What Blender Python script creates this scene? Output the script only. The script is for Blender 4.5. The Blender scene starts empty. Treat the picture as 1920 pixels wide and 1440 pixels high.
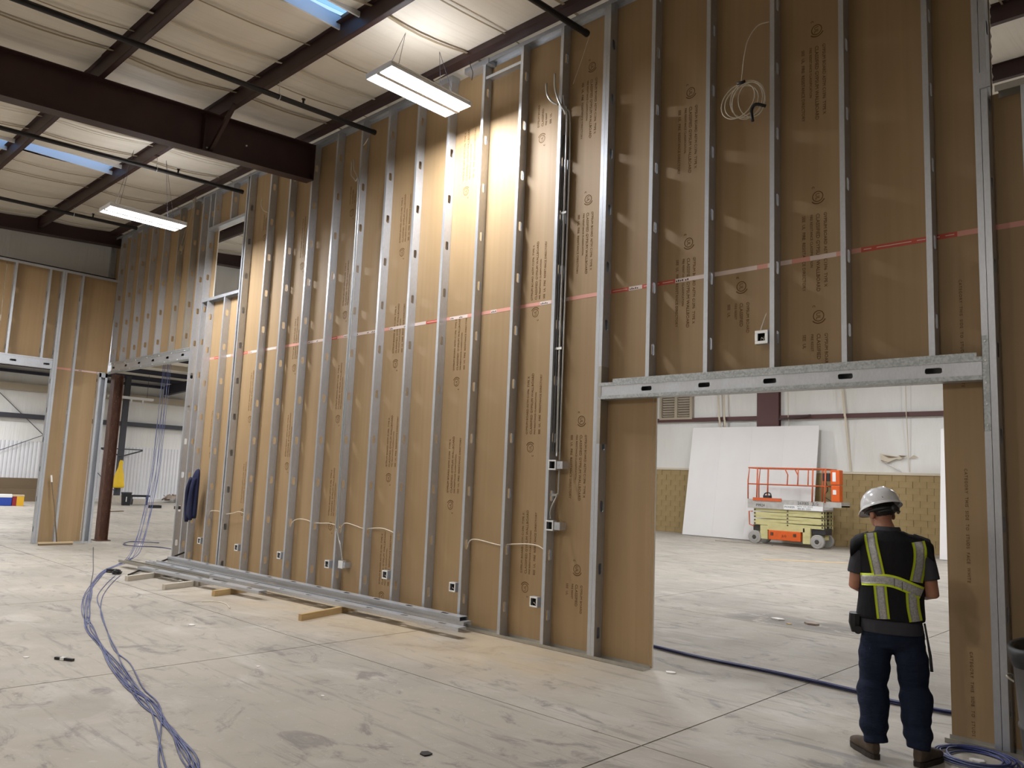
import bpy, math, random
from mathutils import Vector, Matrix, noise
from mathutils.bvhtree import BVHTree
random.seed(7)
PI = math.pi
SC = bpy.context.scene
COL = SC.collection

# ------------------------------------------------------------------ camera
cam_d = bpy.data.cameras.new('camera'); cam = bpy.data.objects.new('camera', cam_d); COL.objects.link(cam)
R = Vector((0.72466507, 0.68788363, 0.04094691)); U = Vector((0.05482257, -0.11678243, 0.99164326)); F = Vector((-0.68691704, 0.71636441, 0.1223397))
m = Matrix.Identity(4)
for i in range(3):
    m[i][0] = R[i]; m[i][1] = U[i]; m[i][2] = -F[i]
m[0][3], m[1][3], m[2][3] = 0.0, -6.2621, 1.6785
cam.matrix_world = m
cam_d.sensor_fit = 'HORIZONTAL'; cam_d.sensor_width = 36.0
cam_d.lens = 36.0 * 1470.5 / 1920.0
cam_d.clip_start = 0.05; cam_d.clip_end = 300
SC.camera = cam

# ------------------------------------------------------------------ world, exposure
w = bpy.data.worlds.new('sky'); SC.world = w; w.use_nodes = True
bg = w.node_tree.nodes['Background']; bg.inputs[0].default_value = (0.42, 0.66, 1.0, 1); bg.inputs[1].default_value = 1.25
vs = SC.view_settings; vs.view_transform = 'Standard'; vs.look = 'None'; vs.gamma = 1.0; vs.use_curve_mapping = False
vs.exposure = 0.13
FRONT_W = 165.0     # power of the two high-bay lamps in view
HALL_W = 175.0      # unseen hall lamps outside the frame, one added to light the worker
BACK_W = 205.0      # lamps of the room behind the partition
ANNEX_W = 270.0     # lamps of the side room
COOL = (0.93, 0.95, 1.0); WARM = (1.0, 0.955, 0.90)

def area_lamp(name, loc, sx, sy, power, color=COOL, parent=None):
    d = bpy.data.lights.new(name, 'AREA'); d.shape = 'RECTANGLE'; d.size = sx; d.size_y = sy
    d.energy = power; d.color = color
    o = bpy.data.objects.new(name, d); COL.objects.link(o); o.location = loc
    if parent is not None: o.parent = parent
    return o

# ------------------------------------------------------------------ mesh helpers
class MB:
    def __init__(s): s.v = []; s.f = []; s.m = []
    def add(s, vs, fs, mi=0):
        n = len(s.v); s.v += [tuple(v) for v in vs]
        for f in fs: s.f.append(tuple(i + n for i in f)); s.m.append(mi)
        return s
    def box(s, x0, x1, y0, y1, z0, z1, mi=0):
        v = [(x, y, z) for z in (z0, z1) for y in (y0, y1) for x in (x0, x1)]
        return s.add(v, [(0, 2, 3, 1), (4, 5, 7, 6), (0, 1, 5, 4), (2, 6, 7, 3), (0, 4, 6, 2), (1, 3, 7, 5)], mi)
    def obox(s, c, ax, ay, az, mi=0):      # oriented box: centre and three half-axis vectors
        c, ax, ay, az = map(Vector, (c, ax, ay, az))
        v = [c + ax * i + ay * j + az * k for k in (-1, 1) for j in (-1, 1) for i in (-1, 1)]
        return s.add(v, [(0, 2, 3, 1), (4, 5, 7, 6), (0, 1, 5, 4), (2, 6, 7, 3), (0, 4, 6, 2), (1, 3, 7, 5)], mi)
    def bar(s, a, b, w, h, up=(0, 0, 1), mi=0):
        a, b = Vector(a), Vector(b); d = (b - a); L = d.length; d.normalize()
        sd = d.cross(Vector(up));
        if sd.length < 1e-4: sd = d.cross(Vector((1, 0, 0)))
        sd.normalize(); u = sd.cross(d)
        return s.obox((a + b) / 2, d * L / 2, sd * w / 2, u * h / 2, mi)
    def tube(s, pts, r, n=8, cap=True, mi=0, closed=False):
        pts = [Vector(p) for p in pts]; N = len(pts)
        rr = r if isinstance(r, (list, tuple)) else [r] * N
        base = len(s.v); prev = None
        for i, p in enumerate(pts):
            if closed: t = pts[(i + 1) % N] - pts[i - 1]
            else: t = pts[min(i + 1, N - 1)] - pts[max(i - 1, 0)]
            if t.length < 1e-9: t = Vector((0, 0, 1))
            t.normalize()
            if prev is None:
                a = Vector((0, 0, 1)) if abs(t.z) < .9 else Vector((1, 0, 0))
                nrm = t.cross(a).normalized()
            else:
                nrm = prev - t * prev.dot(t)
                if nrm.length < 1e-6: nrm = t.cross(Vector((0, 0, 1)))
                nrm.normalize()
            prev = nrm; b = t.cross(nrm)
            for k in range(n):
                a = 2 * PI * k / n
                s.v.append(tuple(p + (nrm * math.cos(a) + b * math.sin(a)) * rr[i]))
        M = N if closed else N - 1
        for i in range(M):
            for k in range(n):
                a = base + i * n + k; b_ = base + i * n + (k + 1) % n
                j = (i + 1) % N
                c = base + j * n + (k + 1) % n; d = base + j * n + k
                s.f.append((a, b_, c, d)); s.m.append(mi)
        if cap and not closed:
            s.f.append(tuple(base + k for k in reversed(range(n)))); s.m.append(mi)
            s.f.append(tuple(base + (N - 1) * n + k for k in range(n))); s.m.append(mi)
        return s
    def cyl(s, a, b, r, n=16, r2=None, mi=0): return s.tube([a, b], [r, r if r2 is None else r2], n, True, mi)
    def loft(s, rings, n=20, p=2.0, mi=0):   # rings: (centre, ax, ay) ; superellipse
        base = len(s.v)
        for c, ax, ay in rings:
            c, ax, ay = Vector(c), Vector(ax), Vector(ay)
            for k in range(n):
                a = 2 * PI * k / n; ca, sa = math.cos(a), math.sin(a)
                x = math.copysign(abs(ca) ** (2 / p), ca); y = math.copysign(abs(sa) ** (2 / p), sa)
                s.v.append(tuple(c + ax * x + ay * y))
        for i in range(len(rings) - 1):
            for k in range(n):
                a = base + i * n + k; b = base + i * n + (k + 1) % n
                s.f.append((a, b, b + n, a + n)); s.m.append(mi)
        s.f.append(tuple(base + k for k in reversed(range(n)))); s.m.append(mi)
        e = base + (len(rings) - 1) * n
        s.f.append(tuple(e + k for k in range(n))); s.m.append(mi)
        return s
    def mesh(s, name, mats, smooth=False):
        me = bpy.data.meshes.new(name); me.from_pydata(s.v, [], s.f); me.validate()
        if not isinstance(mats, (list, tuple)): mats = [mats]
        for q in mats: me.materials.append(q)
        if len(mats) > 1: me.polygons.foreach_set('material_index', s.m[:len(me.polygons)])
        if smooth: me.polygons.foreach_set('use_smooth', [True] * len(me.polygons))
        me.update(); return me
    def build(s, name, mats, parent=None, smooth=False, **k):
        return put(name, s.mesh(name, mats, smooth), parent, **k)

def put(name, me, parent=None, loc=None, rot=None, label=None, cat=None, group=None, kind=None, bevel=0):
    o = bpy.data.objects.new(name, me); COL.objects.link(o)
    if parent is not None: o.parent = parent
    if loc: o.location = loc
    if rot: o.rotation_euler = rot
    if bevel:
        b = o.modifiers.new('b', 'BEVEL'); b.width = bevel; b.segments = 2; b.limit_method = 'ANGLE'
    return tag(o, label, cat, group, kind)
def tag(o, label=None, cat=None, group=None, kind=None):
    if label: o['label'] = label
    if cat: o['category'] = cat
    if group: o['group'] = group
    if kind: o['kind'] = kind
    return o
def empty(name, loc=(0, 0, 0), rz=0, label=None, cat=None, group=None, kind=None):
    o = bpy.data.objects.new(name, None); COL.objects.link(o); o.location = loc; o.rotation_euler = (0, 0, rz)
    o.empty_display_size = .05
    return tag(o, label, cat, group, kind)
def copy_tree(o, parent=None):
    c = o.copy(); COL.objects.link(c)
    if parent is not None: c.parent = parent
    for ch in list(o.children): copy_tree(ch, c)
    return c
def baked(o, name=None):      # evaluated mesh of an object with modifiers
    dg = bpy.context.evaluated_depsgraph_get(); dg.update()
    me = bpy.data.meshes.new_from_object(o.evaluated_get(dg)); me.name = name or o.name
    return me
def spline(P, k=6):           # Catmull-Rom through points
    P = [Vector(p) for p in P]; out = []
    Q = [P[0] * 2 - P[1]] + P + [P[-1] * 2 - P[-2]]
    for i in range(1, len(Q) - 2):
        a, b, c, d = Q[i - 1:i + 3]
        for j in range(k):
            t = j / k
            out.append(.5 * ((2 * b) + (c - a) * t + (2 * a - 5 * b + 4 * c - d) * t * t + (3 * b - a - 3 * c + d) * t ** 3))
    out.append(P[-1]); return out
def text_mesh(name, body, size, mat, align='LEFT', spacing=1.0, extrude=0.0006):
    cu = bpy.data.curves.new(name, 'FONT'); cu.body = body; cu.size = size; cu.align_x = align; cu.extrude = extrude
    cu.resolution_u = 2; cu.space_character = spacing; cu.materials.append(mat)
    o = bpy.data.objects.new(name, cu); COL.objects.link(o)
    me = baked(o, name); bpy.data.objects.remove(o); 
    if not me.materials: me.materials.append(mat)
    return me

# ------------------------------------------------------------------ materials
def mat(name, col, rough=.6, metal=0, spec=.5, noise_=None, bump=None, emit=None, coord='Object'):
    """noise_: list of (scale xyz, detail, lo, hi, colour, amount) layers; bump: (scale xyz, strength, distance)"""
    M = bpy.data.materials.new(name); M.use_nodes = True; nt = M.node_tree; N = nt.nodes; L = nt.links
    b = N['Principled BSDF']; b.inputs['Base Color'].default_value = (*col, 1); b.inputs['Roughness'].default_value = rough
    b.inputs['Metallic'].default_value = metal; b.inputs['Specular IOR Level'].default_value = spec
    tc = N.new('ShaderNodeTexCoord')
    def nz(scale, det, kind='n'):
        mp = N.new('ShaderNodeMapping'); mp.inputs['Scale'].default_value = scale; L.new(tc.outputs[coord], mp.inputs[0])
        if kind == 'v':
            n = N.new('ShaderNodeTexVoronoi'); n.inputs['Scale'].default_value = 1; L.new(mp.outputs[0], n.inputs['Vector']); return n.outputs['Distance']
        if kind == 'c':
            n = N.new('ShaderNodeTexVoronoi'); n.inputs['Scale'].default_value = 1; L.new(mp.outputs[0], n.inputs['Vector'])
            s_ = N.new('ShaderNodeSeparateColor'); L.new(n.outputs['Color'], s_.inputs[0]); return s_.outputs[0]
        n = N.new('ShaderNodeTexNoise'); n.inputs['Scale'].default_value = 1; n.inputs['Detail'].default_value = det
        n.inputs['Roughness'].default_value = .6; L.new(mp.outputs[0], n.inputs['Vector']); return n.outputs[0]
    if noise_:
        prev = None
        for ly in noise_:
            sc, det, lo, hi, c2, amt = ly[:6]; kd = ly[6] if len(ly) > 6 else 'n'
            o = nz(sc, det, kd)
            mr = N.new('ShaderNodeMapRange'); mr.inputs['From Min'].default_value = lo; mr.inputs['From Max'].default_value = hi
            mr.inputs['To Max'].default_value = amt; L.new(o, mr.inputs[0])
            mx = N.new('ShaderNodeMix'); mx.data_type = 'RGBA'; L.new(mr.outputs[0], mx.inputs[0])
            if prev is None: mx.inputs[6].default_value = (*col, 1)
            else: L.new(prev, mx.inputs[6])
            mx.inputs[7].default_value = (*c2, 1); prev = mx.outputs[2]
        L.new(prev, b.inputs['Base Color'])
    if bump:
        bs = bump if isinstance(bump, list) else [bump]; last = None
        for sc, st, di in bs:
            o = nz(sc, 4); bp = N.new('ShaderNodeBump'); bp.inputs['Strength'].default_value = st; bp.inputs['Distance'].default_value = di
            L.new(o, bp.inputs['Height'])
            if last is not None: L.new(last, bp.inputs['Normal'])
            last = bp.outputs[0]
        L.new(last, b.inputs['Normal'])
    if emit:
        b.inputs['Emission Color'].default_value = (*emit[0], 1); b.inputs['Emission Strength'].default_value = emit[1]
    return M

MT = {}
MT['paper'] = mat('kraft_paper', (.350, .232, .115), .62, noise_=[((22, 22, .35), 3, .3, .75, (.40, .270, .140), .8), ((1.2, 1.2, .6), 2, .45, .8, (.30, .192, .092), .5)], bump=((60, 60, 2), .06, .002))
MT['paper_l'] = mat('kraft_paper_light', (.38, .25, .125), .62, noise_=[((22, 22, .35), 3, .3, .75, (.43, .29, .15), .8)])
MT['gyp_edge'] = mat('gypsum_core', (.82, .77, .68), .8)
MT['gyp_white'] = mat('gypsum_face_white', (.80, .78, .76), .75, noise_=[((.5, .5, .5), 3, .4, .7, (.74, .71, .70), .6)])
MT['galv'] = mat('galvanised_steel', (.58, .60, .635), .40, .62, noise_=[((60, 60, 25), 2, .3, .7, (.50, .515, .54), .7), ((3, 3, 1.2), 3, .45, .75, (.44, .44, .44), .6)], bump=((150, 150, 60), .05, .001))
MT['spangle'] = mat('spangled_zinc', (.50, .52, .52), .45, .5, noise_=[((70, 70, 70), 0, .1, .9, (.34, .36, .36), .9, 'c')])
MT['galv_old'] = mat('dull_galvanised_steel', (.40, .38, .34), .5, .75, noise_=[((5, 5, 2), 4, .4, .7, (.52, .48, .40), .7)])
MT['red_steel'] = mat('maroon_primer_steel', (.034, .014, .013), .5, 0, noise_=[((3, 3, 3), 4, .4, .7, (.050, .021, .018), .7)], bump=((30, 30, 30), .05, .003))
MT['red_old'] = mat('faded_maroon_primer', (.095, .038, .034), .55)  # same maroon primer, lightened to paint in the brighter back-room light
MT['rust'] = mat('rusty_primer_steel', (.085, .033, .018), .7, 0, noise_=[((14, 14, 5), 5, .45, .65, (.16, .07, .035), .7), ((30, 30, 30), 2, .66, .72, (.45, .30, .22), .6)])
MT['black_pipe'] = mat('black_iron_pipe', (.012, .010, .011), .5, .2)
MT['insul'] = mat('insulation_facing', (.76, .71, .62), .45, noise_=[((.8, .8, .8), 3, .4, .7, (.64, .585, .49), .6), ((26, .4, 3), 3, .5, .85, (.50, .44, .35), .45)], bump=[((26, .5, 2), .35, .012), ((1.2, 1.2, 1.2), .4, .05)])
MT['insul_wall'] = mat('wall_insulation_facing', (.80, .79, .76), .45, noise_=[((.7, .7, .25), 3, .42, .75, (.66, .65, .58), .6)], bump=[((9, 9, .5), .5, .04), ((2.2, 2.2, .4), .5, .06)])
MT['rib'] = mat('white_metal_liner', (.72, .72, .74), .45)
MT['strap'] = mat('insulation_strap', (.30, .235, .15), .6)
MT['strap_l'] = mat('pale_strap', (.62, .55, .43), .6)
MT['white_metal'] = mat('white_enamel', (.8, .8, .8), .4)
MT['emit'] = mat('led_lens', (1, 1, 1), .4, emit=((.90, .94, 1.0), 14.0))
MT['lens_off'] = mat('prismatic_lens', (.8, .8, .78), .3, emit=((1.0, .98, .92), 3.0))
MT['block'] = mat('painted_block', (.33, .235, .105), .75, noise_=[((3, 3, 3), 4, .4, .7, (.38, .28, .13), .8), ((25, 25, 25), 3, .5, .7, (.27, .19, .08), .5)], bump=((40, 40, 40), .3, .004))
MT['mortar'] = mat('mortar_joint', (.20, .14, .06), .9)
MT['wood'] = mat('pine_lumber', (.52, .36, .17), .65, noise_=[((3, 30, 30), 4, .4, .7, (.40, .25, .10), .7)])
MT['wood_pale'] = mat('dusty_lumber', (.55, .50, .42), .8, noise_=[((3, 20, 20), 4, .4, .7, (.42, .37, .30), .7)])
MT['wood_dark'] = mat('weathered_wood', (.17, .12, .07), .8)
MT['cable_blue'] = mat('blue_data_cable', (.045, .060, .20), .42, noise_=[((2, 2, 2), 2, .42, .62, (.13, .155, .28), .8)])
MT['cable_navy'] = mat('navy_data_cable', (.008, .012, .07), .45)
MT['cable_grey'] = mat('grey_cable', (.06, .06, .08), .5)
MT['wire'] = mat('cream_wire', (.66, .58, .46), .45)
MT['conduit'] = mat('steel_conduit', (.60, .60, .58), .3, .75)
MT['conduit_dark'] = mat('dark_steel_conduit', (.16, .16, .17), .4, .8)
MT['black'] = mat('black_plastic', (.012, .012, .013), .5)
MT['dark'] = mat('dark_recess', (.006, .006, .006), .8)
MT['charcoal'] = mat('charcoal_plastic', (.03, .03, .034), .5)
MT['boxw'] = mat('bright_zinc_ring', (.80, .80, .78), .35, .35)
MT['ink'] = mat('brown_print', (.15, .082, .034), .9, spec=.1)
MT['orange'] = mat('orange_enamel', (.72, .115, .012), .45, noise_=[((4, 4, 4), 4, .45, .7, (.50, .10, .03), .6)])
MT['orange_rail'] = mat('worn_orange_rail', (.62, .115, .03), .5, noise_=[((8, 8, 8), 4, .5, .65, (.32, .13, .08), .8)])
MT['cream'] = mat('yellow_cream_enamel', (.60, .545, .27), .5, noise_=[((3, 3, 8), 4, .45, .7, (.42, .40, .17), .6)])
MT['tyre'] = mat('pale_grey_tyre', (.36, .345, .32), .8)
MT['hub'] = mat('dark_hub', (.05, .045, .04), .6)
MT['deck'] = mat('scuffed_deck_steel', (.52, .50, .47), .5, .2, noise_=[((6, 6, 6), 4, .45, .7, (.36, .34, .32), .7)])
MT['print_k'] = mat('black_print', (.01, .01, .01), .6)
MT['white'] = mat('white_sticker', (.8, .8, .8), .5)
MT['tape'] = mat('white_joint_tape', (.74, .60, .54), .6)
MT['tape_red'] = mat('red_joint_tape', (.55, .085, .05), .6)
MT['tape_pink'] = mat('pink_joint_tape', (.70, .33, .26), .6)
MT['denim'] = mat('dark_blue_denim', (.009, .014, .032), .85, noise_=[((9, 9, 3), 4, .45, .7, (.020, .030, .060), .7), ((180, 180, 180), 2, .4, .6, (.014, .02, .045), .5)], bump=[((8, 8, 26), .7, .02), ((300, 300, 300), .2, .001)], spec=.2)
MT['vest'] = mat('black_vest_mesh', (.007, .007, .009), .8, bump=[((9, 9, 6), .5, .02)], spec=.3)
MT['shirt'] = mat('charcoal_grey_shirt', (.050, .050, .058), .85, bump=[((12, 12, 8), .4, .01)], spec=.2)
MT['skin'] = mat('skin', (.42, .195, .12), .5, noise_=[((14, 14, 14), 3, .4, .7, (.34, .13, .08), .6)])
MT['hair'] = mat('dark_hair', (.018, .012, .009), .6, bump=((120, 120, 20), .6, .003))
MT['hat'] = mat('white_hard_hat', (.80, .80, .82), .18)
MT['hivis'] = mat('lime_trim', (.72, .88, .03), .55)
MT['reflect'] = mat('silver_reflective_tape', (.50, .49, .48), .4, .1, noise_=[((90, 90, 90), 2, .4, .6, (.27, .26, .26), .6)])
MT['boot'] = mat('brown_suede_boot', (.075, .052, .036), .85, noise_=[((20, 20, 20), 4, .45, .7, (.12, .09, .065), .6)])
MT['sole'] = mat('boot_sole', (.035, .025, .018), .8)
MT['navy_cloth'] = mat('navy_jacket_cloth', (.010, .013, .050), .85, bump=((14, 14, 5), .8, .02))
MT['rain'] = mat('yellow_raincoat', (.80, .52, .01), .45, bump=((16, 16, 4), .8, .03))
MT['blue_cooler'] = mat('blue_cooler_plastic', (.02, .06, .36), .5)
MT['red_cooler'] = mat('red_cooler_plastic', (.30, .02, .03), .5)
MT['yellow_cooler'] = mat('yellow_tub', (.75, .42, .02), .5)
MT['can'] = mat('grey_trash_can', (.095, .095, .10), .5, noise_=[((6, 6, 2), 4, .45, .7, (.15, .15, .15), .6)])
MT['grey_post'] = mat('dark_grey_post', (.045, .045, .055), .5)
MT['rubble'] = mat('rubble', (.40, .33, .27), .9, noise_=[((6, 6, 6), 4, .4, .7, (.22, .15, .12), .8)])
MT['scrap'] = mat('white_scrap', (.75, .72, .68), .8)
MT['cardboard'] = mat('tan_cardboard', (.55, .42, .26), .8)
MT['beige_steel'] = mat('beige_painted_steel', (.42, .36, .27), .5)
MT['navy_roof'] = mat('dark_roof_steel', (.02, .02, .035), .5)

def floor_material():
    M = bpy.data.materials.new('stained_concrete'); M.use_nodes = True; nt = M.node_tree; N = nt.nodes; L = nt.links
    b = N['Principled BSDF']; g = N.new('ShaderNodeNewGeometry'); pos = g.outputs['Position']
    def noise(scale, det=5, rough=.6, dist=0):
        mp = N.new('ShaderNodeMapping'); mp.inputs['Scale'].default_value = scale; L.new(pos, mp.inputs[0])
        n = N.new('ShaderNodeTexNoise'); n.inputs['Scale'].default_value = 1; n.inputs['Detail'].default_value = det
        n.inputs['Roughness'].default_value = rough; n.inputs['Distortion'].default_value = dist; L.new(mp.outputs[0], n.inputs['Vector']); return n.outputs[0]
    def rng(x, lo, hi, a=0, c=1):
        r = N.new('ShaderNodeMapRange'); r.inputs['From Min'].default_value = lo; r.inputs['From Max'].default_value = hi
        r.inputs['To Min'].default_value = a; r.inputs['To Max'].default_value = c; r.interpolation_type = 'SMOOTHSTEP'; L.new(x, r.inputs[0]); return r.outputs[0]
    def mix(f, a, c):
        x = N.new('ShaderNodeMix'); x.data_type = 'RGBA'; L.new(f, x.inputs[0])
        if isinstance(a, tuple): x.inputs[6].default_value = (*a, 1)
        else: L.new(a, x.inputs[6])
        x.inputs[7].default_value = (*c, 1); return x.outputs[2]
    def mul(a, c):
        x = N.new('ShaderNodeMath'); x.operation = 'MULTIPLY'; L.new(a, x.inputs[0])
        if isinstance(c, float): x.inputs[1].default_value = c
        else: L.new(c, x.inputs[1])
        return x.outputs[0]
    sp = N.new('ShaderNodeSeparateXYZ'); L.new(pos, sp.inputs[0])
    c = mix(rng(noise((.35, .35, 1), 4), .4, .65), (.425, .385, .325), (.345, .315, .272))
    c = mix(mul(rng(noise((.9, 1.6, 1), 6, .65, .6), .5, .72), .7), c, (.52, .485, .435))          # pale scuffed patches
    c = mix(mul(rng(noise((1.6, 2.8, 1), 7, .7, 1.2), .53, .68), .8), c, (.205, .19, .175))           # grey stains
    c = mix(mul(rng(noise((.8, 9, 1), 5, .7, .3), .53, .7), .6), c, (.22, .205, .185))             # trowel and wheel streaks
    c = mix(mul(rng(noise((14, 14, 1), 4, .6), .62, .72), .5), c, (.52, .49, .45))                   # dust specks
    c = mix(mul(rng(noise((45, 45, 1), 2, .5), .70, .74), .7), c, (.62, .59, .55))
    # tan board dust along the foot of the new partition
    a = rng(sp.outputs[1], -1.9, -.5); bb = rng(sp.outputs[1], .10, .02); x0 = rng(sp.outputs[0], -12.5, -10); x1 = rng(sp.outputs[0], -3.7, -5.2)
    dust = mul(mul(mul(a, bb), mul(x0, x1)), rng(noise((1.2, 1.6, 1), 5), .3, .55, .35, 1))
    c = mix(mul(dust, .65), c, (.50, .375, .225))
    # dark wet stain in the back room
    dx = rng(sp.outputs[0], -5.9, -5.0); dx2 = rng(sp.outputs[0], -3.3, -3.9); dy = rng(sp.outputs[1], 3.3, 3.7); dy2 = rng(sp.outputs[1], 4.7, 4.1)
    st = mul(mul(mul(dx, dx2), mul(dy, dy2)), rng(noise((1.5, 3, 1), 5, .7, 1), .4, .5))
    c = mix(mul(st, .6), c, (.11, .095, .085))
    L.new(c, b.inputs['Base Color'])
    rr = rng(noise((2, 2, 1), 4), .35, .7, .52, .78); L.new(rr, b.inputs['Roughness']); b.inputs['Specular IOR Level'].default_value = .35
    bp = N.new('ShaderNodeBump'); bp.inputs['Strength'].default_value = .15; bp.inputs['Distance'].default_value = .004
    L.new(noise((18, 18, 1), 6), bp.inputs['Height']); L.new(bp.outputs[0], b.inputs['Normal'])
    return M
MT['floor'] = floor_material()

def skylight_material():
    M = bpy.data.materials.new('skylight_panel'); M.use_nodes = True; nt = M.node_tree; N = nt.nodes; L = nt.links
    N.remove(N['Principled BSDF']); out = N['Material Output']
    t = N.new('ShaderNodeBsdfTransparent'); t.inputs[0].default_value = (.8, .9, 1, 1); s_ = N.new('ShaderNodeBsdfTranslucent'); s_.inputs[0].default_value = (.75, .85, .95, 1)
    x = N.new('ShaderNodeMixShader'); x.inputs[0].default_value = .2; L.new(t.outputs[0], x.inputs[1]); L.new(s_.outputs[0], x.inputs[2]); L.new(x.outputs[0], out.inputs[0])
    return M
MT['skylight'] = skylight_material()

# ================================================================== SETTING
D = 0.12                      # depth of the steel studs
def roof(y): return 6.95 + .063 * y      # underside of the roof insulation
SLOPE = math.atan(.063)

# floor: slab bays with recessed control joints
fl = MB().box(-39, 14, -24, 20.2, -.20, -.010).build('floor', MT['mortar'], kind='structure')
JX = [-39, -34.1, -30.2, -26.3, -22.4, -18.5, -14.6, -10.72, -6.83, -3.03, .8, 4.6, 9.2, 14]
JY = [-24, -16.5, -9.1, -1.74, 3.5, 9.0, 14.2, 20.2]
for i in range(len(JX) - 1):
    for j in range(len(JY) - 1):
        MB().box(JX[i] + .006, JX[i + 1] - .006, JY[j] + .006, JY[j + 1] - .006, -.05, 0).build('slab', MT['floor'], fl)
MT['mortar_floor'] = mat('joint_dirt', (.10, .09, .075), .9)
fl.data.materials[0] = MT['mortar_floor']

# ---- roof
ceil = empty('ceiling', kind='structure')
SKY = [(-14.52, -14.08, -3.16, -1.66), (-14.52, -14.08, -4.76, -3.28), (-7.47, -7.08, -3.1, -1.66), (-7.47, -7.08, -4.7, -3.2), (-.7, -.3, -4.7, -3.2)]
PY = [-1.6 - 1.6 * k for k in range(14)][::-1] + [-.13] + [1.6 + 1.6 * k for k in range(12)]
def blanket(x0, x1, y0, y1, name='insulation_blanket', nx=14, ny=8, zf=roof, par=None):
    mb = MB(); n0 = 0
    vs_ = []; fs = []
    for j in range(ny + 1):
        for i in range(nx + 1):
            u, v = i / nx, j / ny; x = x0 + (x1 - x0) * u; y = y0 + (y1 - y0) * v
            sag = -.030 * math.sin(PI * v) * (1 + .4 * noise.noise(Vector((x * .9, y * .9, 3))))
            fold = .005 * noise.noise(Vector((x * 3.1, y * .5, 9)))
            e = min(1, 6 * min(v, 1 - v))
            vs_.append((x, y, zf(y) + sag + fold * e))
    for j in range(ny):
        for i in range(nx):
            a = j * (nx + 1) + i; fs.append((a, a + nx + 1, a + nx + 2, a + 1))
    # a thin top so that the blanket has a thickness
    k = len(vs_); top = [(x, y, zf(y) + .11) for x, y in ((x0, y0), (x1, y0), (x1, y1), (x0, y1))]
    mb.add(vs_, fs); mb.add(top, [(0, 1, 2, 3)])
    return mb.build(name, MT['insul'], par or ceil, smooth=True)
YB = [-24] + PY + [20.2]
XB = [-19.1, -17.2, -14.52, -14.08, -11.8, -9.4, -7.47, -7.08, -4.6, -2.2, -.7, -.3, 2.5, 7, 14]
for j in range(len(YB) - 1):
    y0, y1 = YB[j], YB[j + 1]
    near = -5.2 < y1 and y0 < 7
    # merge X cells except next to the skylights
    for i in range(len(XB) - 1):
        x0, x1 = XB[i], XB[i + 1]
        hole = [s for s in SKY if abs(s[0] - x0) < .02 and abs(s[1] - x1) < .02 and s[2] < (y0 + y1) / 2 < s[3]]
        if hole: continue
        blanket(x0, x1, y0, y1, nx=max(2, int((x1 - x0) * 4)) if near else 2, ny=8 if near else 2)
for s in SKY:                                           # corrugated translucent roof lights
    y0, y1 = (s[2], s[3]); vs_ = []; fs = []; n = 24
    for i in range(n + 1):
        x = s[0] - .05 + (s[1] - s[0] + .1) * i / n; z = .05 + .018 * math.cos(i * PI / 3)
        for y in (y0 - .12, y1 + .12): vs_ += [(x, y, roof(y) + .12 + z), (x, y, roof(y) + .123 + z)]
    for i in range(n):
        a = i * 4; fs += [(a, a + 2, a + 6, a + 4), (a + 1, a + 5, a + 7, a + 3)]
    MB().add(vs_, fs).build('skylight', MT['skylight'], ceil)
    fr = MB()                                           # white curb round the opening
    for x in (s[0], s[1]): fr.box(x - .012, x + .012, y0 - .06, y1 + .06, roof((y0 + y1) / 2) - .02, roof((y0 + y1) / 2) + .14)
    fr.build('skylight_curb', MT['white_metal'], ceil)
for y in PY:                                            # Z purlins
    if y == -.13: continue
    zb = roof(y) - .21; mb = MB()
    mb.box(-19.1, 14, y - .004, y + .004, zb, zb + .21); mb.box(-19.1, 14, y, y + .065, zb, zb + .006); mb.box(-19.1, 14, y - .065, y, zb + .204, zb + .21)
    mb.box(-19.1, 14, y + .059, y + .065, zb, zb + .02)
    mb.build('purlin', MT['red_steel'], ceil)
mb = MB(); zb = roof(-.1) - .085                        # eave strut right above the partition
mb.box(-19.1, 14, -.16, -.02, zb, zb + .14)
mb.build('purlin', MT['red_steel'], ceil)
mb = MB().box(-19.1, 14, -.045, -.015, 6.862, 6.885); mb.build('conduit_rail', MT['strap_l'], ceil)
# straps under the blanket, across the purlins
xs = [-18.3, -17.5, -16.8, -15.7, -15.0, -13.4, -12.75, -12.1, -11.45, -9.95, -9.3, -8.75, -8.1, -6.85, -6.2, -5.3, -4.2, -3.2, -1.8, -.9, .3, 1.6]
for i, x in enumerate(xs):
    for j in range(len(YB) - 1):
        y0, y1 = YB[j], YB[j + 1]
        if y1 < -5.5 or y0 > 3: continue
        v_ = []; f_ = []; n = 6; off = random.uniform(-.05, .05); wd = .018 if i % 2 else .010
        for k in range(n + 1):
            v = k / n; y = y0 + (y1 - y0) * v
            z = roof(y) - .026 - .045 * math.sin(PI * v)
            xx = x + off * math.sin(PI * v)
            v_ += [(xx - wd, y, z), (xx + wd, y, z), (xx + wd, y, z + .004), (xx - wd, y, z + .004)]
        for k in range(n):
            a = k * 4
            for q in range(4): f_.append((a + q, a + (q + 1) % 4, a + 4 + (q + 1) % 4, a + 4 + q))
        MB().add(v_, f_).build('strap', MT['strap_l'] if i % 5 == 1 else MT['strap'], ceil)
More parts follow.
